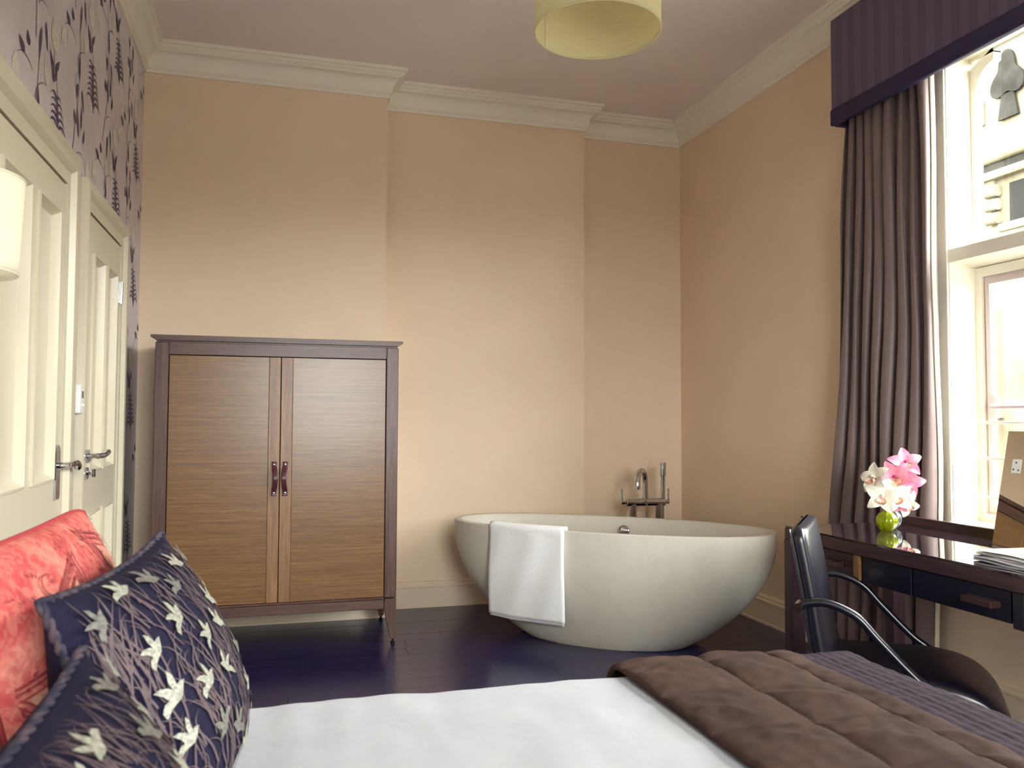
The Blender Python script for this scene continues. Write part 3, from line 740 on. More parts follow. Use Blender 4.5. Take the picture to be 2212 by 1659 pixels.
build('top_moulding', MB().box(wx0+.006, wx1-.006, wy0+.006, wy1, zt, zt+.009), 'wframeh', wd)
build('top_rail', MB().box(wx0+pwid, wx1-pwid, wy0+.004, wy0+.03, 1.475, zt, .0015), 'wframeh', wd)
build('bottom_rail', MB().box(wx0+pwid, wx1-pwid, wy0+.004, wy0+.03, .182, .232, .002), 'wframeh', wd)
build('bottom_moulding', MB().box(wx0+pwid, wx1-pwid, wy0-.002, wy0+.03, .232, .243, .003), 'wframeh', wd)
build('back_rail', MB().box(wx0+pwid, wx1-pwid, wy1-.03, wy1-.004, .20, .243, .002), 'wframeh', wd)
for s in (-1, 1):
    x_in, x_out = cxm+s*.0018, (wx1-pwid-.0035 if s > 0 else wx0+pwid+.0035); xs = cxm+s*.058
    dz0, dz1 = .2445, 1.4715
    dr = build('door', MB().box(xs, x_out, wy0+.004, wy0+.024, dz0, dz1, .0012), 'wdoor', wd)
    build('door_stile', MB().box(x_in, xs-s*.0006, wy0+.002, wy0+.024, dz0, dz1, .0015), 'wstile', dr)
    hx = cxm+s*.031; pts = smooth_path([(0, .775), (0, .80), (.018, .83), (.028, .862), (.018, .895), (0, .925), (0, .947)], 6)
    def strap(i, j, hx=hx, s=s):
        k = i*(len(pts)-1); a = pts[int(round(k))]
        return (hx-s*.004+(j-.5)*.025-s*.42*a.x*.6, wy0+.002-.004-a.x, a.y)
    st = MB(); n = len(pts); pts = [Vector((p.x, p.y, 0)) for p in pts]
    st.grid(strap, n, 5); so = build('strap_handle', st, 'leather_strap', dr, smooth=True); mod_solid(so, .006, 0)
    for zz in (.790, .932):
        rv = build('rivet', MB().lathe([(0, .0035), (.004, .003), (.0055, .001), (.0055, 0)], (0, 0, 0), 14), 'steel', dr, world=False)
        rv.rotation_euler = (PI/2, 0, 0); rv.location = Vector((hx-s*.004, wy0-.0055, zz))-wloc(dr)

# ------------------------------------------------------------------ stone bathtub, towel, tap
TC = Vector((1.717, 4.187, 0)); TT = -.677; TA, TB, TH, TN = .886, .381, .60, 2.3
def sup(s, a, b, n=TN):
    c, q = math.cos(s), math.sin(s)
    return (a*math.copysign(abs(c)**(2/n), c), b*math.copysign(abs(q)**(2/n), q))
tub = thing('bathtub', 'freestanding oval speckled stone bathtub in the corner', 'bathtub', TC, TT)
def tprof(t):  # t: height fraction -> semi axes of the outside
    g = 1-(1-t)**2.35
    return .45+(TA-.45)*g, .262+(TB-.262)*g
secs = [(.0, -.006), (.012, 0)]
outer = []
NS = 96
prof = [(*[q*.985 for q in tprof(0)], .0), (*tprof(.012), .010)]
for i in range(1, 25):
    t = i/24*.985; t = .02+t*.98; prof.append((*tprof(min(t, .992)), min(t, .992)*TH))
prof += [(TA, TB, TH-.003), (TA-.004, TB-.004, TH)]
rim = .036
prof += [(TA-rim, TB-rim, TH), (TA-rim-.006, TB-rim-.006, TH-.005)]
for i in range(1, 15):
    t = 1-i/14; g = 1-(1-t)**2.1; prof.append((.36+(TA-rim-.008-.36)*g, .19+(TB-rim-.008-.19)*g, .13+(TH-.02-.13)*t))
prof += [(.2, .1, .115), (.02, .02, .113)]
mb = MB(); v = []
for (a, b, z) in prof:
    for k in range(NS):
        q = sup(2*PI*(k+.5)/NS, a, b); v.append((q[0], q[1], z))
f = [(i*NS+k, i*NS+(k+1) % NS, (i+1)*NS+(k+1) % NS, (i+1)*NS+k) for i in range(len(prof)-1) for k in range(NS)]
f += [tuple(range(NS))[::-1], tuple((len(prof)-1)*NS+k for k in range(NS))]
mb.add(v, f); build('basin', mb, 'stone', tub, smooth=True, world=False, angle=50)
# overflow cap on the far inner wall
oc = MB().lathe([(0, .012), (.026, .012), (.032, .008), (.032, 0)], (0, 0, 0), 28); oo = build('overflow_cap', oc, 'chrome', tub, smooth=True, world=False)
oo.location = (.015, TB-rim-.030, TH-.075); oo.rotation_euler = (PI/2-.12, 0, 0)
build('drain', MB().lathe([(0, .004), (.03, .004), (.035, 0)], (0, 0, .1145), 24), 'chrome', tub, smooth=True, world=False)

def tub_world(x, y, z):
    c, s = math.cos(TT), math.sin(TT); return Vector((TC.x+c*x-s*y, TC.y+s*x+c*y, z))
def near_rim(u, off=0.0):
    """point on the near (room-side) outer rim at long-axis position u, pushed outwards by off"""
    b = TB+off; a = TA+off
    v = -b*(max(0, 1-abs(u/a)**TN))**(1/TN); return u, v
tw = thing('towel', 'folded white towel hanging over the near rim of the bathtub', 'towel', tuple(tub_world(-.50, -.32, .2)))
tu0, tu1 = -.540, -.105
def towel_pt(i, j, off):
    u = lerp(tu0, tu1, i); d = j
    # path: inside hang -> over the rim -> outside hang
    s = d*.60; inn = .075
    e = .004+off
    if s < inn: w, z = -rim-e, TH+e-(inn-s)-.0
    elif s < inn+rim+2*e: w, z = -rim-e+(s-inn), TH+e+.004*math.sin(PI*(s-inn)/(rim+2*e))
    else:
        h = s-inn-rim-2*e; w, z = e, TH+e-h
        w += .010*math.sin(h*6+i*2.0)*min(1, h*4)-.012*min(1, h*3)*0
    x, y = near_rim(u, w); z += -.012*i*max(0, d-.3)+.004*math.sin(i*9+1)*max(0, d-.6)
    wob = .003*math.sin(i*14+d*7); p = tub_world(x, y+wob*(1 if d > .3 else 0), z); return tuple(p)
o = build('front_fold', MB().grid(lambda i, j: towel_pt(i, j, .0075), 26, 44), 'towel', tw, smooth=True, angle=180); mod_solid(o, .011)
o = build('back_fold', MB().grid(lambda i, j: towel_pt(i*.985+.004, j*.985, -.0005), 26, 44), 'towel', tw, smooth=True, angle=180); mod_solid(o, .0055)

# floor-standing bath mixer behind the tub
FY = 4.86; fxx = 2.262
tap = thing('bath_mixer', 'chrome floor-standing bath mixer tap with hand shower behind the bathtub', 'tap', (fxx, FY, 0))
for dx in (-.085, .095):
    build('standpipe', MB().tube([(fxx+dx, FY, 0), (fxx+dx, FY, .52), (fxx+dx, FY, .54), (fxx+dx, FY, .63)], [.020, .020, .024, .024], 18), 'chrome', tap, smooth=True)
    build('floor_flange', MB().lathe([(.0, .018), (.03, .016), (.036, 0)], (fxx+dx, FY, 0), 24), 'chrome', tap, smooth=True)
build('body', MB().tube([(fxx-.135, FY, .640), (fxx-.128, FY, .640), (fxx+.135, FY, .640), (fxx+.142, FY, .640)], [.016, .025, .025, .016], 20), 'chrome', tap, smooth=True)
for s in (-1, 1):
    hd = build('tap_head', MB().tube([(fxx+s*.140, FY, .640), (fxx+s*.165, FY, .640)], .012, 16), 'chrome', tap, smooth=True)
    build('tap_lever', MB().tube([(fxx+s*.162, FY, .625), (fxx+s*.162, FY, .725)], .0052, 10), 'chrome', hd, smooth=True)
spt = [(fxx, FY, .65), (fxx, FY, .70), (fxx, FY, .76)]
for i in range(1, 13):
    a = i/12*PI*1.0; spt.append((fxx-.060*(1-math.cos(a)), FY-.072*(1-math.cos(a)), .768+.078*math.sin(a)))
spt += [(fxx-.120, FY-.145, .755), (fxx-.120, FY-.145, .735)]
build('spout', MB().tube(spt, .0185, 18), 'chrome', tap, smooth=True)
build('spout_collar', MB().tube([(fxx, FY, .655), (fxx, FY, .685)], .020, 18), 'chrome', tap, smooth=True)
build('diverter', MB().tube([(fxx-.01, FY-.018, .640), (fxx-.01, FY-.040, .640)], .013, 18), 'steel', tap, smooth=True)
hs = build('hand_shower', MB().tube([(fxx+.122, FY-.004, .655), (fxx+.122, FY-.004, .80), (fxx+.122, FY-.004, .805), (fxx+.122, FY-.004, .89)], [.013, .0145, .0195, .0195], 18), 'chrome', tap, smooth=True)
nz = MB()
for k in range(8): nz.tube([(fxx+.122, FY-.019, .815+k*.008), (fxx+.122, FY-.0225, .815+k*.008)], .002, 6)
build('nozzles', nz, 'rubber', hs)
build('hose', MB().tube(smooth_path([(fxx+.004, FY-.012, .622), (fxx+.004, FY-.014, .5), (fxx+.02, FY-.02, .3), (fxx+.06, FY-.02, .22), (fxx+.11, FY-.01, .3), (fxx+.122, FY-.004, .5), (fxx+.122, FY-.004, .65)], 8), .0065, 10), 'steel', tap, smooth=True)

# ------------------------------------------------------------------ desk with glass top
DX0, DX1, DY0, DY1, DZ = 1.966, 2.500, 1.05, 2.915, .74
dk = thing('desk', 'dark walnut dressing desk with reflective glass top under the window', 'desk', ((DX0+DX1)/2, (DY0+DY1)/2, 0))
build('top', MB().box(DX0, DX1, DY0, DY1, DZ-.052, DZ-.008, .003), 'deskwood', dk)
build('glass_top', MB().box(DX0+.003, DX1-.02, DY0+.003, DY1-.003, DZ-.008, DZ, .0015), 'deskglass', dk)
build('upstand', MB().box(DX1-.022, DX1, DY0, DY1-.035, DZ-.008, DZ+.034, .002), 'deskwood', dk)
ep = MB(); 
for yy in (DY1-.055, DY0+.01):
    build('leg', MB().box(DX0-.006, DX0+.055, yy, yy+.05, 0, DZ-.052, .002), 'deskwoodv', dk)
    build('leg', MB().box(DX1-.062, DX1-.006, yy, yy+.05, 0, DZ-.052, .002), 'deskwoodv', dk)
build('side_rail', MB().box(DX0+.055, DX1-.062, DY1-.045, DY1-.02, DZ-.15, DZ-.052), 'deskwood', dk)
build('back_rail', MB().box(DX1-.05, DX1-.03, DY0+.06, DY1-.055, DZ-.15, DZ-.052), 'deskwood', dk)
dz0, dz1 = .596, DZ-.054
for (a, b, mm, hy) in ((2.52, 2.855, 'deskwood', 2.62), (2.238, 2.470, 'blackpanel', None), (1.86, 2.232, 'blackpanel', 1.945), (1.45, 1.80, 'blackpanel', 1.6), (1.10, 1.44, 'deskwood', 1.27)):
    dr = build('drawer', MB().box(DX0+.012, DX0+.032, a, b, dz0, dz1, .002), mm, dk)
    bx = MB().box(DX0+.032, DX1-.06, a+.01, b-.01, dz0+.01, dz0+.02); bx.box(DX0+.032, DX1-.06, a+.01, a+.02, dz0+.01, dz1-.02); bx.box(DX0+.032, DX1-.06, b-.02, b-.01, dz0+.01, dz1-.02)
    build('drawer_box', bx, 'wstile', dr)
    if hy: build('drawer_pull', MB().box(DX0-.028, DX0+.012, hy-.055, hy+.055, .632, .652, .003), 'deskwood', dr)
build('divider', MB().box(DX0+.006, DX0+.3, 2.480, 2.512, dz0, DZ-.052, .002), 'wstile', dk)
build('divider', MB().box(DX0+.006, DX0+.3, 1.812, 1.85, dz0-.01, DZ-.052, .002), 'leather', dk)

# standing mirror on the desk, leaning back
mr = thing('dressing_mirror', 'frameless dressing mirror leaning back on the desk by the window', 'mirror', (2.36, 2.08, DZ+.002))
def lean(t, y, d): return (2.352+.082*t+d, y, DZ+.002+.386*t-d*.21)
mm = MB(); P = [lean(0, 2.282, 0), lean(0, 1.72, 0), lean(1, 1.72, 0), lean(1, 2.282, 0)]; Q = [lean(0, 2.282, .006), lean(0, 1.72, .006), lean(1, 1.72, .006), lean(1, 2.282, .006)]
mm.add(P+Q, [(0, 1, 2, 3), (7, 6, 5, 4), (0, 4, 5, 1), (1, 5, 6, 2), (2, 6, 7, 3), (3, 7, 4, 0)]); build('glass', mm, 'mirror', mr)
bk = MB(); P = [lean(.02, 2.275, .0065), lean(.02, 1.73, .0065), lean(.98, 1.73, .0065), lean(.98, 2.275, .0065)]; Q = [tuple(Vector(p)+Vector((.010, 0, 0))) for p in P]
bk.add(P+Q, [(0, 1, 2, 3), (7, 6, 5, 4), (0, 4, 5, 1), (1, 5, 6, 2), (2, 6, 7, 3), (3, 7, 4, 0)]); build('backing', bk, 'wstile', mr)
build('strut', MB().add([lean(.7, 2.02, .017), lean(.7, 1.98, .017), (2.47, 1.98, DZ+.001), (2.47, 2.02, DZ+.001), tuple(Vector(lean(.7, 2.02, .017))+Vector((.008, 0, 0))), tuple(Vector(lean(.7, 1.98, .017))+Vector((.008, 0, 0))), (2.478, 1.98, DZ+.001), (2.478, 2.02, DZ+.001)],
      [(0, 1, 2, 3), (7, 6, 5, 4), (0, 4, 5, 1), (1, 5, 6, 2), (2, 6, 7, 3), (3, 7, 4, 0)]), 'wstile', mr)

stq = MB(); P = [lean(.635, 2.248, -.0006), lean(.635, 2.212, -.0006), lean(.755, 2.212, -.0006), lean(.755, 2.248, -.0006)]; Q = [tuple(Vector(p)+Vector((.0005, 0, 0))) for p in P]  # flat plate set on the glass in place of a reflected object
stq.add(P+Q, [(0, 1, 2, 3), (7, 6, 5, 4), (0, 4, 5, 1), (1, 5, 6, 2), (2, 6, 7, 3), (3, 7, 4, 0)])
stk = build('reflected_plate', stq, 'plastic', mr); stk['label'] = 'small white square plate with three dark dots, standing in for a reflection in the glass'
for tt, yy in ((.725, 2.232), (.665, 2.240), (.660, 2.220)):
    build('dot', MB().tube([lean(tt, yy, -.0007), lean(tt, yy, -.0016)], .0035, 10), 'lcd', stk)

# magazines on the desk
names = ('topmost white magazine of the small pile on the desk', 'second magazine from the top of the pile on the desk', 'third magazine from the top of the pile on the desk', 'bottom magazine of the pile on the desk')
rnd = random.Random(4)
for i in range(4):
    k = 3-i; z0 = DZ+.0005+i*.0085; rot = rnd.uniform(-.12, .12); cxp, cyp = 2.14+rnd.uniform(-.01, .01), 1.90+rnd.uniform(-.01, .01)
    t = thing('magazine', names[k], 'magazine', (cxp, cyp, z0), rot, 'magazines piled on the desk')
    pg = build('pages', MB().grid(lambda a, b: (lerp(-.105, .105, a), lerp(-.14, .14, b), .0012+.0015*math.sin(b*9+i)), 4, 12), 'mag2' if i % 2 else 'mag', t, world=False)
    mod_solid(pg, .0055, 1)
    cv = build('cover', MB().grid(lambda a, b: (lerp(-.106, .106, a), lerp(-.142, .142, b), .0075+.0012*math.sin(b*9+i)), 4, 12), ('mag3', 'mag', 'mag3', 'mag2')[i], t, world=False)
    mod_solid(cv, .0005, 0)

# two little bud vases with orchids
def vase(name, label, x, y, m, s=1.0):
    v = thing(name, label, 'vase', (x, y, DZ+.0006))
    pr = [(.0, .0), (.018, .0), (.030, .012), (.038, .032), (.037, .05), (.026, .068), (.012, .076), (.0095, .084), (.0095, .100), (.012, .104), (.0095, .104), (.007, .099), (.007, .084), (.010, .074), (.024, .064), (.034, .048), (.035, .032), (.027, .014), (.0, .006)]
    n = 48; mb = MB(); vv = []
    for r, z in pr:
        for k in range(n):
            a = 2*PI*k/n; rr = r*s*(1+.045*math.cos(a*8)*(1 if .01 < z < .07 else .1)); vv.append((x+rr*math.cos(a), y+rr*math.sin(a), DZ+.0006+z*s))
    mb.add(vv, [(i*n+k, i*n+(k+1) % n, (i+1)*n+(k+1) % n, (i+1)*n+k) for i in range(len(pr)-1) for k in range(n)]); build('ribbed_globe', mb, m, v, smooth=True, angle=180)
    return v
vase('bud_vase', 'lime green ribbed glass bud vase holding orchids on the desk', 2.250, 2.668, 'vgreen')
vase('bud_vase', 'clear ribbed glass bud vase behind the green one on the desk', 2.330, 2.735, 'vclear', .95)

def orchid(label, c, face, col, size, roll, stem_to):
    c = Vector(c); f3 = Vector(face).normalized(); up = Vector((0, 0, 1)); rt = up.cross(f3).normalized(); up = f3.cross(rt)
    r2 = rt*math.cos(roll)+up*math.sin(roll); u2 = up*math.cos(roll)-rt*math.sin(roll)
    o = thing('orchid', label, 'flower', c, 0, 'orchid blooms in the bud vases')
    def P(a, b, d): return tuple(c+r2*a*size+u2*b*size+f3*d*size)
    for ang, L, w, lift in ((PI/2, .52, .36, .08), (PI/2+1.2, .52, .36, .12), (PI/2-1.2, .52, .36, .12), (PI/2+2.45, .50, .33, .18), (PI/2-2.45, .50, .33, .18)):
        def pet(i, j):
            t = i; hw = w*.56*math.sin(PI*min(1, t**.68*.94+.03))**.8*(1.05-.2*t); s = (j-.5)*2
            a = .04+t*L; b = s*hw; d = lift*math.sin(t*PI*.6)*1.2-.12*t*t+.07*abs(s)*hw*4*t
            return P(math.cos(ang)*a-math.sin(ang)*b, math.sin(ang)*a+math.cos(ang)*b, d)
        q = build('petal', MB().grid(pet, 11, 7), col, o, smooth=True, angle=180)
    def lip(i, j):
        t = i; s = (j-.5)*2; hw = (.07+.075*math.sin(PI*t)); fr = .02*math.sin(j*22)*t
        return P(s*hw, -.02-.22*t+.0, .10+.20*math.sin(t*PI*.75)+.10*(s*s)*(1-t)+fr)
    build('lip', MB().grid(lip, 9, 13), 'lip', o, smooth=True, angle=180)
    build('column', MB().tube([P(0, .02, .02), P(0, .05, .12), P(0, .02, .22)], [.045*size, .05*size, .03*size], 10), 'throat' if col == 'petal_pink' else 'petal_white', o, smooth=True)
    s0 = c-f3*.01; st = Vector(stem_to)
    build('stalk', MB().tube(smooth_path([tuple(s0), tuple(s0-f3*.02+Vector((0, 0, -.012))), tuple((s0+st)/2+Vector((.006, .004, 0))), tuple(st)], 5), .0022, 8), 'stem', o, smooth=True)
    return o
g = (2.250, 2.668, .80); h = (2.330, 2.735, .80)
orchid('topmost pink orchid bloom, highest of the bunch', (2.368, 2.70, .995), (-.45, -.8, .35), 'petal_pink', 0.120, .1, h)
orchid('deep pink orchid bloom left of centre in the bunch', (2.318, 2.695, .942), (-.7, -.7, -.05), 'petal_pink', 0.128, .55, h)
orchid('pink orchid bloom at the right of the bunch', (2.378, 2.70, .925), (-.45, -.85, -.1), 'petal_pink', 0.120, -.3, h)
orchid('white orchid bloom furthest left, facing the tub', (2.228, 2.70, .940), (-.9, -.2, .25), 'petal_white', 0.120, .3, g)
orchid('white orchid bloom directly above the green vase', (2.228, 2.665, .872), (-.6, -.75, .05), 'petal_white', 0.123, -.2, g)
orchid('white orchid bloom with orange throat in the middle of the bunch', (2.296, 2.68, .868), (-.45, -.85, .15), 'petal_white', 0.131, .25, g)
orchid('pale orchid bloom lowest at the right of the bunch', (2.362, 2.70, .842), (-.2, -.9, -.35), 'petal_white', 0.108, .7, h)
orchid('pink orchid bloom hanging low beside the clear vase', (2.335, 2.695, .845), (-.3, -.9, -.4), 'petal_pink', 0.085, 1.4, h)

# ------------------------------------------------------------------ chair
CA = math.radians(-40.54)
ch = thing('desk_chair', 'black leather armchair with tubular arms pushed under the desk', 'chair', (1.90, 2.21, 0), CA)
def cl(name, mb, m, p=None, **kw): return build(name, mb, m, p or ch, world=False, **kw)
def rounded_panel(nu, nv, path, halfw, thick, corner):
    """upholstered slab: path(t) -> (x, z, nx, nz) centre line; closed cross section across y"""
    mb = MB()
    def fn(i, j):
        t = i; x, z, nx, nz = path(t); e = 1.0
        d = min(t, 1-t)
        wv = halfw if d > corner else halfw-.05*(1-math.sqrt(max(0, 1-(1-d/corner)**2)))
        th_ = thick if d > .05 else thick*math.sqrt(max(.02, 1-(1-d/.05)**2))
        a = 2*PI*j; c, s = math.cos(a), math.sin(a); n = 5.5
        y = wv*math.copysign(abs(c)**(2/n), c); w = th_/2*math.copysign(abs(s)**(2/3.2), s)
        return (x+nx*w, y, z+nz*w)
    return mb.grid(fn, nu, nv, cv=True)
bpth = smooth_path([(-.200, 0, .36), (-.222, 0, .48), (-.243, 0, .62), (-.264, 0, .74), (-.282, 0, .832)], 10)
def bp_(t):
    k = t*(len(bpth)-1); i = min(int(k), len(bpth)-2); p = bpth[i].lerp(bpth[i+1], k-i); d = (bpth[i+1]-bpth[i]).normalized()
    return p.x, p.z, -d.z, d.x
bkm = rounded_panel(44, 36, bp_, .222, .058, .12)
bko = cl('backrest', bkm, 'leather', smooth=True, angle=180)
def ring_edge(side):
    pts = []
    for i in range(45):
        t = .02+.96*i/44; x, z, nx, nz = bp_(t); d = min(t, 1-t); w = .218 if d > .12 else .218-.05*(1-math.sqrt(max(0, 1-(1-d/.12)**2)))
        pts.append((x+nx*.024, side*w, z+nz*.024))
    return pts
cl('piping', MB().tube(ring_edge(-1), .004, 8), 'leather', bko, smooth=True); cl('piping', MB().tube(ring_edge(1), .004, 8), 'leather', bko, smooth=True)
sp_ = smooth_path([(-.215, 0, .375), (-.12, 0, .372), (.0, 0, .378), (.12, 0, .378), (.20, 0, .358), (.248, 0, .318), (.268, 0, .262)], 9)
def sp2(t):
    k = t*(len(sp_)-1); i = min(int(k), len(sp_)-2); p = sp_[i].lerp(sp_[i+1], k-i); d = (sp_[i+1]-sp_[i]).normalized()
    return p.x, p.z, -d.z, d.x
cl('seat', rounded_panel(50, 36, sp2, .235, .075, .05), 'leather', smooth=True, angle=180)
for s in (-1, 1):
    yv = s*.262
    arm = smooth_path([(-.268, yv, .600), (-.245, yv, .612), (-.187, yv, .616), (-.111, yv, .585), (-.05, yv, .521), (.045, yv, .425), (.13, yv, .36), (.20, yv, .25), (.225, yv, .12), (.235, yv, .012)], 7)
    ao = cl('arm', MB().tube(arm, .0125, 14), 'armblack', smooth=True)
    cl('arm_bolt', MB().tube([(-.272, s*.225, .600), (-.272, s*.278, .600)], .013, 16), 'steel', ao, smooth=True)
    cl('leg', MB().tube(smooth_path([(-.16, s*.21, .35), (-.20, s*.225, .2), (-.255, s*.235, .012)], 6), .0125, 12), 'armblack', smooth=True)
    cl('glide', MB().lathe([(0, 0), (.016, 0), (.016, .012), (.0, .016)], (.235, yv, 0), 16), 'rubber', smooth=True)
    cl('glide', MB().lathe([(0, 0), (.016, 0), (.016, .012), (.0, .016)], (-.255, s*.235, 0), 16), 'rubber', smooth=True)
cl('crossbar', MB().tube([(.05, -.262, .335), (.05, .262, .335)], .010, 12), 'armblack', smooth=True)
cl('crossbar', MB().tube([(-.165, -.215, .34), (-.165, .215, .34)], .010, 12), 'armblack', smooth=True)

# ------------------------------------------------------------------ bed and bedding
BX0, BX1, BY0, BY1, BZ = -.66, 1.36, .18, 1.72, .575
bed = thing('bed', 'double bed with padded headboard under the white bedding', 'bed', ((BX0+BX1)/2, (BY0+BY1)/2, 0))
build('base', MB().box(BX0, BX1-.02, BY0+.02, BY1-.02, .08, .32, .01, 2), 'headboard', bed)
build('mattress', MB().box(BX0, BX1, BY0, BY1, .322, BZ, .04, 4), 'sheet', bed)
build('headboard', MB().box(XL+.004, BX0-.002, BY0-.04, BY1-.10, .08, .98, .02, 3), 'headboard', bed)
for (a, b) in ((BX0+.08, BY0+.1), (BX0+.08, BY1-.1), (BX1-.1, BY0+.1), (BX1-.1, BY1-.1)):
    build('leg', MB().box(a-.025, a+.025, b-.025, b+.025, 0, .08, .003), 'deskwoodv', bed)
def fold(a, edge, r):
    """arc-length a past the flat top: returns (position, drop)"""
    if a <= edge: return a, 0.0
    d = a-edge; q = PI/2*r
    if d < q: return edge+r*math.sin(d/r), r*(1-math.cos(d/r))
    return edge+r, r+(d-q)
def drape(x, b, z, y0, y1, r, fx=None):
    """b: distance along the width from the bed's middle line, positive towards the far side"""
    mid = (y0+y1)/2; half = (y1-y0)/2-r
    p, dz = fold(abs(b), half, r); y = mid+math.copysign(p, b)
    if fx is not None:
        x, dx = fold(x, fx-r, r); dz = max(dz, dx) if min(dz, dx) < 1e-9 else dz+dx*.6
    return x, y, max(.05, z-dz)
half_len = (BY1-BY0)/2+.28
from mathutils import noise as mn
def wr(x, y, s, a): return a*mn.noise(Vector((x*s, y*s, 3.1)))
def sheet_fn(i, j):
    X = lerp(BX0+.06, .86, i); b = lerp(-half_len, half_len, j)
    x, y, z = drape(X, b, BZ+.022, BY0-.02, BY1+.035, .06)
    flat = 1 if z > BZ-.0 else .3
    z += flat*(wr(x, y*1.5, 3, .006)+wr(x*2.4, y*.8, 6, .003)+.0015*math.exp(-((x-.5-.15*(y-1.3))/.012)**2)*(1 if y < 1.52 else 0))
    if z < BZ-.05: y += .012*math.sin(x*22+math.sin(x*9))*min(1, (BZ-z)*3)
    return (x, y, z)
o = build('duvet', MB().grid(sheet_fn, 110, 130), 'sheet', None, smooth=True, angle=180, base=((BX0+.86)/2, (BY0+BY1)/2, BZ)); mod_solid(o, .012, -1)
tag(o, 'smooth white duvet spread over the bed', 'duvet')
# plum waffle spread at the foot
def waffle_fn(i, j):
    X = lerp(1.02, BX1+.34, i); b = lerp(-half_len, half_len, j)
    x, y, z = drape(X, b, BZ+.022, BY0-.015, BY1+.065, .075, BX1+.03)
    w = abs(math.sin(X*PI/.024))*abs(math.sin(b*PI/.048)); k = .0042*(w**.6)
    nx = 1 if X > BX1-.02 else 0
    return (x+k*nx*.8, y+(k*.8 if abs(b) > half_len-.32 else 0)*math.copysign(1, b), z+k*(1-nx)+wr(x, y, 4, .004))
o = build('bedspread', MB().grid(waffle_fn, 150, 300), 'waffle', None, smooth=True, angle=180, base=(1.2, (BY0+BY1)/2, BZ)); mod_solid(o, .006, -1)
tag(o, 'plum waffle-weave bedspread over the foot of the bed', 'bedspread')
# quilted brown runner
RX0, RX1 = .735, 1.185
seamX = (RX0, .945, 1.115, RX1); pitch = .2
def runner_fn(i, j):
    X = lerp(RX0, RX1, i); b = lerp(-half_len+.02, half_len-.02, j); base_y = (BY0+BY1)/2
    x, y, z = drape(X, b, BZ+.030, BY0-.03, BY1+.085, .085)
    # pillow height between seams
    k = 0
    while k < 2 and X > seamX[k+1]: k += 1
    tx = (X-seamX[k])/(seamX[k+1]-seamX[k]); tb = ((b-.135) % pitch)/pitch
    px = max(0, math.sin(PI*tx))**.22; pb = max(0, math.sin(PI*tb))**.22
    if k == 2: pb = 1.0
    hgt = (.023 if k < 2 else .013)*px*pb+.004*px*pb*mn.noise(Vector((x*26, y*34, 1)))+.008*px*pb*mn.noise(Vector((x*8+3, y*18+x*10, 4)))
    drop = min(1, max(0, (BZ+.03-z)/.08))
    return (x, y+drop*hgt*math.copysign(1, b), z+(1-drop)*hgt)
o = build('bed_runner', MB().grid(runner_fn, 150, 540), 'runner', None, smooth=True, angle=180, base=((RX0+RX1)/2, (BY0+BY1)/2, BZ)); mod_solid(o, .012, -1)
tag(o, 'brown quilted velvet bed runner laid across the bed', 'bed runner')

# ------------------------------------------------------------------ cushions
def cushion(name, label, c, lean_x, w, h, t, m, pipe_m, group, yaw=0.0, seed=1, sag=0.0, pinch=1.0, rc=0.0):
    c = Vector(c); th_ = thing(name, label, 'cushion', c, 0, group)
    up = Vector((-math.sin(lean_x), 0, math.cos(lean_x))); en = Vector((math.cos(lean_x), 0, math.sin(lean_x))); eu = Vector((0, 1, 0))
    Rz = Matrix.Rotation(yaw, 3, 'Z'); up, en, eu = Rz@up, Rz@en, Rz@eu
    def S(u, v, side=1, off=0.0):
        pin = 1-.075*pinch*(1-v*v)*abs(u)**3; pin2 = 1-.085*pinch*(1-u*u)*abs(v)**3
        pin *= 1-rc*abs(v)**5*abs(u)**3; pin2 *= 1-rc*abs(u)**5*abs(v)**3
        a = u*w/2*pin; b = v*h/2*pin2
        T = t/2*(max(0, 1-u*u)**.55)*(max(0, 1-v*v)**.5)
        T *= 1+.05*mn.noise(Vector((u*2+seed, v*2, seed)))
        T += .004*mn.noise(Vector((u*7, v*7, seed*2.0)))*(1-u*u)*(1-v*v)
        # slump: top corners droop slightly, the weight sits low
        T *= (1-.20*v); b += sag*(1-u*u)*(-.02 if v > 0 else 0)*v
        off *= 1+3*max(abs(u), abs(v))**8
        return c+eu*a+up*b+en*(side*T+off*side)
    n = 96
    mb = MB()
    for sd in (1, -1):
        mb.grid(lambda i, j: tuple(S(2*i-1, 2*j-1, sd)), n, n)
    bo = build('cover', mb, m, th_, smooth=True, angle=180)
    loop = []
    for k in range(240):
        q = k/240*4; e = int(q); r = 2*(q-e)-1
        uv = ((r, -1), (1, r), (-r, 1), (-1, -r))[e]; loop.append(tuple(S(*uv)))
    return th_, S, bo, loop
def twist_cord(loop, r, th_, m):
    P = [Vector(p) for p in loop]; N = len(P); mb = MB()
    for ph in (0, PI):
        ring = []
        for i, p in enumerate(P):
            t = (P[(i+1) % N]-P[i-1]).normalized(); a = t.cross(Vector((.3, .2, .9))).normalized(); b = t.cross(a)
            q = 2*PI*i/N*46+ph; ring.append(tuple(p+(a*math.cos(q)+b*math.sin(q))*r*.5))
        mb.tube(ring, r*.62, 6, closed=True)
    return build('piping', mb, m, th_, smooth=True, angle=180)

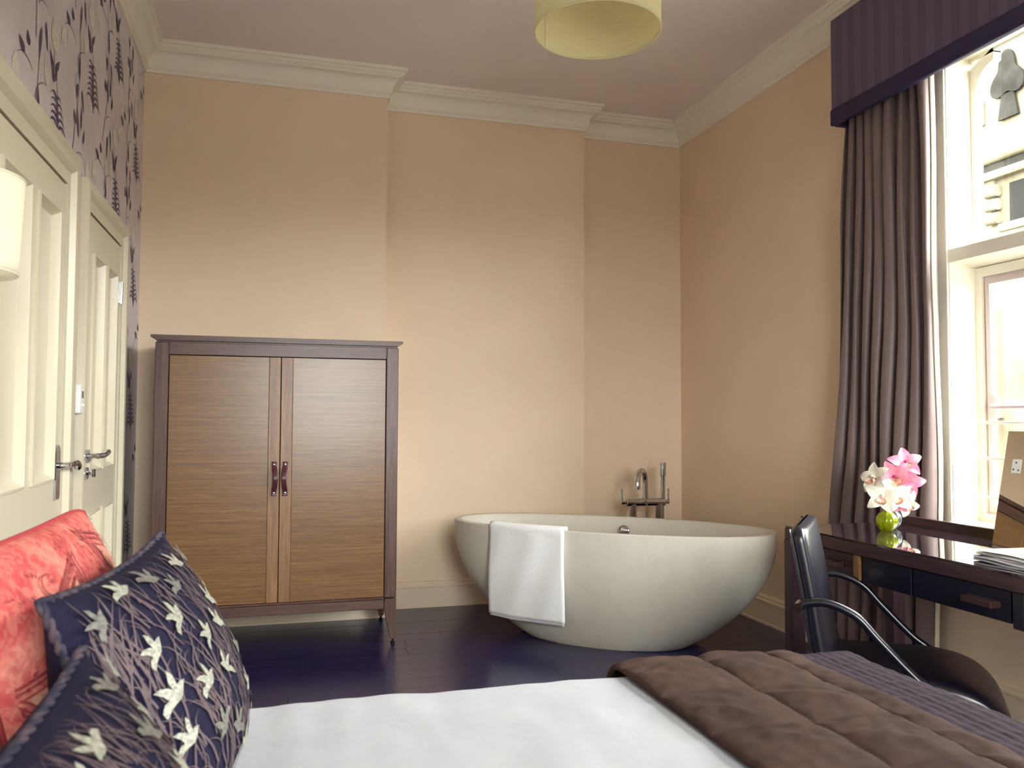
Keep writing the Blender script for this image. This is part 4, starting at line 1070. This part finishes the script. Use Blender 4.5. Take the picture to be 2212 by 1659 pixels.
def bird_outline():
    return [(-.5, .02), (-.34, .10), (-.20, .06), (-.22, .22), (-.34, .46), (-.16, .40), (-.02, .26), (.04, .14), (.10, .32), (.26, .52), (.30, .34), (.22, .12), (.34, .10), (.46, .02), (.36, -.02), (.22, -.10), (.06, -.16), (-.12, -.12), (-.30, -.10), (-.52, -.14)]
def bird_cushion(label, c, seed, **kw):
    th_, S, bo, loop = cushion('bird_cushion', label, c, kw.pop('lean'), kw.pop('w', .45), kw.pop('h', .38), kw.pop('t', .22), 'navy_cloth', 'pipe_cord', 'navy bird cushions', seed=seed, **kw)
    twist_cord(loop, .006, th_, 'pipe_cord')
    rn = random.Random(seed)
    for key, off in (('g', .0024), ('b', .0032)):
        pr = Print(lambda a, b, l, off=off: tuple(S(max(-.985, min(.985, a)), max(-.985, min(.985, b)), 1, off+l)))
        if key == 'g':
            for k in range(330):
                x = rn.uniform(-.97, .97); y = rn.uniform(-.98, .80); L = rn.uniform(.25, .62); dirn = rn.choice((-1, 1)); hook = rn.random() < .45
                pts = [(x, y)]; a = PI/2+rn.uniform(-.35, .35); n = 22; xx, yy = x, y
                for i in range(n):
                    xx += L/n*math.cos(a); yy += L/n*math.sin(a); a += dirn*((.15 if i > n*.55 else .01) if hook else .026)
                    if abs(xx) < .98 and abs(yy) < .98: pts.append((xx, yy))
                if len(pts) > 4: pr.strip('g', pts, rn.uniform(.012, .022), .006)
            for k in range(90):
                e = rn.choice((-1, 1))*rn.uniform(.80, .965); q0 = rn.uniform(-.95, .6); L = rn.uniform(.2, .4); wv = rn.uniform(-.03, .03)
                pts = [(e+wv*math.sin(3*i/16), q0+L*i/16) for i in range(17)]
                pr.strip('g', [p for p in pts if abs(p[1]) < .98], rn.uniform(.010, .018), .006)
            mb = pr.mb['g']; o = build('woven_grasses', mb, 'grass_thread', bo); o['kind'] = 'stuff'
        else:
            placed = []; tries = 0
            while len(placed) < 30 and tries < 4000:
                tries += 1; x, y = rn.uniform(-.9, .9), rn.uniform(-.88, .88)
                if all((x-p[0])**2+(y-p[1])**2 > .26**2 for p in placed): placed.append((x, y))
            for (x, y) in placed:
                s = rn.uniform(.21, .27); a = rn.uniform(-.7, .9); fl_ = rn.choice((-1, 1))
                ol = [(x+s*(fl_*p[0]*math.cos(a)-p[1]*math.sin(a)), y+s*(fl_*p[0]*math.sin(a)+p[1]*math.cos(a))*1.15) for p in bird_outline()]
                mb = MB(); v = [tuple(S(max(-.985, min(.985, q[0])), max(-.985, min(.985, q[1])), 1, .0046)) for q in ol]
                N = len(v); mb.add(v, [tuple(range(N))])
                o = build('embroidered_bird', mb, 'bird_thread' if rn.random() < .55 else 'bird_dim', bo)
                bmn = bmesh.new(); bmn.from_mesh(o.data); bmesh.ops.triangulate(bmn, faces=bmn.faces[:]); bmn.to_mesh(o.data); bmn.free()
    return th_
def paisley_cushion(label, c, seed, **kw):
    th_, S, bo, loop = cushion('paisley_cushion', label, c, kw.pop('lean'), kw.pop('w', .50), kw.pop('h', .46), kw.pop('t', .20), 'coral', 'coral_pipe', 'coral paisley cushions', seed=seed, **kw)
    build('piping', MB().tube(loop, .0045, 10, closed=True), 'coral_pipe', th_, smooth=True, angle=180)
    rn = random.Random(seed)
    cl_ = lambda q: max(-.985, min(.985, q))
    pd_ = Print(lambda a, b, l: tuple(S(cl_(a), cl_(b), 1, .0032+l))); plt = Print(lambda a, b, l: tuple(S(cl_(a), cl_(b), 1, .0020+l)))
    def tear(cx_, cy_, s, ang, n=40):
        out = []
        for i in range(n):
            a = 2*PI*i/n; r = .5*(1+.0*a); x = math.cos(a)*.34*(1-math.sin(a))*.75; y = math.sin(a)*.5+.16*math.cos(a*.5)**2; x += .16*max(0, y)**2*2.2
            out.append((cx_+s*(x*math.cos(ang)-y*math.sin(ang)), cy_+s*(x*math.sin(ang)+y*math.cos(ang))))
        return out
    for (px, py, s, ang) in ((.52, .55, .75, .9), (-.35, .45, .7, -.5), (.45, -.35, .8, 2.4), (-.45, -.45, .75, -2.6), (.0, .02, .55, .3), (-.85, .05, .5, 1.2), (.88, .05, .45, -1)):
        for kk, sc in (('o', 1.0), ('m', .78), ('i', .5)):
            t = tear(px, py, s*sc, ang)
            if kk == 'i': plt.poly('l', t)
            (pd_ if kk != 'm' else pd_).strip('d', t+[t[0]], .016 if kk == 'o' else .010, taper=False)
            if kk == 'm':
                for q in t[::2]: pd_.poly('d', [(q[0]+.013*math.cos(a), q[1]+.013*math.sin(a)) for a in (0, 1.3, 2.5, 3.8, 5.0)])
    for k in range(150):
        x, y = rn.uniform(-.93, .93), rn.uniform(-.93, .93); pd_.leaf('d' , x, y, rn.uniform(.03, .06), .02, rn.uniform(0, 6.3))
    for k in range(16):
        x, y = rn.uniform(-.85, .85), rn.uniform(-.85, .85); pd_.arc('d', x, y, rn.uniform(0, 6.3), rn.uniform(.25, .45), rn.choice((-1, 1))*rn.uniform(2.5, 5), .014, 18)
    o = build('pale_teardrops', plt.mb['l'], 'coral_light', bo); o['kind'] = 'stuff'
    o = build('red_print', pd_.mb['d'], 'coral_dark', bo); o['kind'] = 'stuff'
    return th_
paisley_cushion('coral paisley cushion behind the far navy bird cushion', (-.300, 1.40, .800), 3, lean=.26, t=.15, w=.66, h=.41, pinch=.35, rc=.07)
paisley_cushion('coral paisley cushion mostly hidden behind the near navy bird cushion', (-.320, .78, .780), 8, lean=.3, t=.17, w=.56, h=.38, pinch=.35, rc=.07)
bird_cushion('navy bird cushion further from the camera, beside the white duvet edge', (-.165, 1.315, .775), 21, lean=.33, t=.20, w=.58, yaw=-.09)
bird_cushion('nearest navy bird cushion in the bottom left foreground', (-.150, .775, .752), 34, lean=.36, h=.325, t=.20, w=.50)
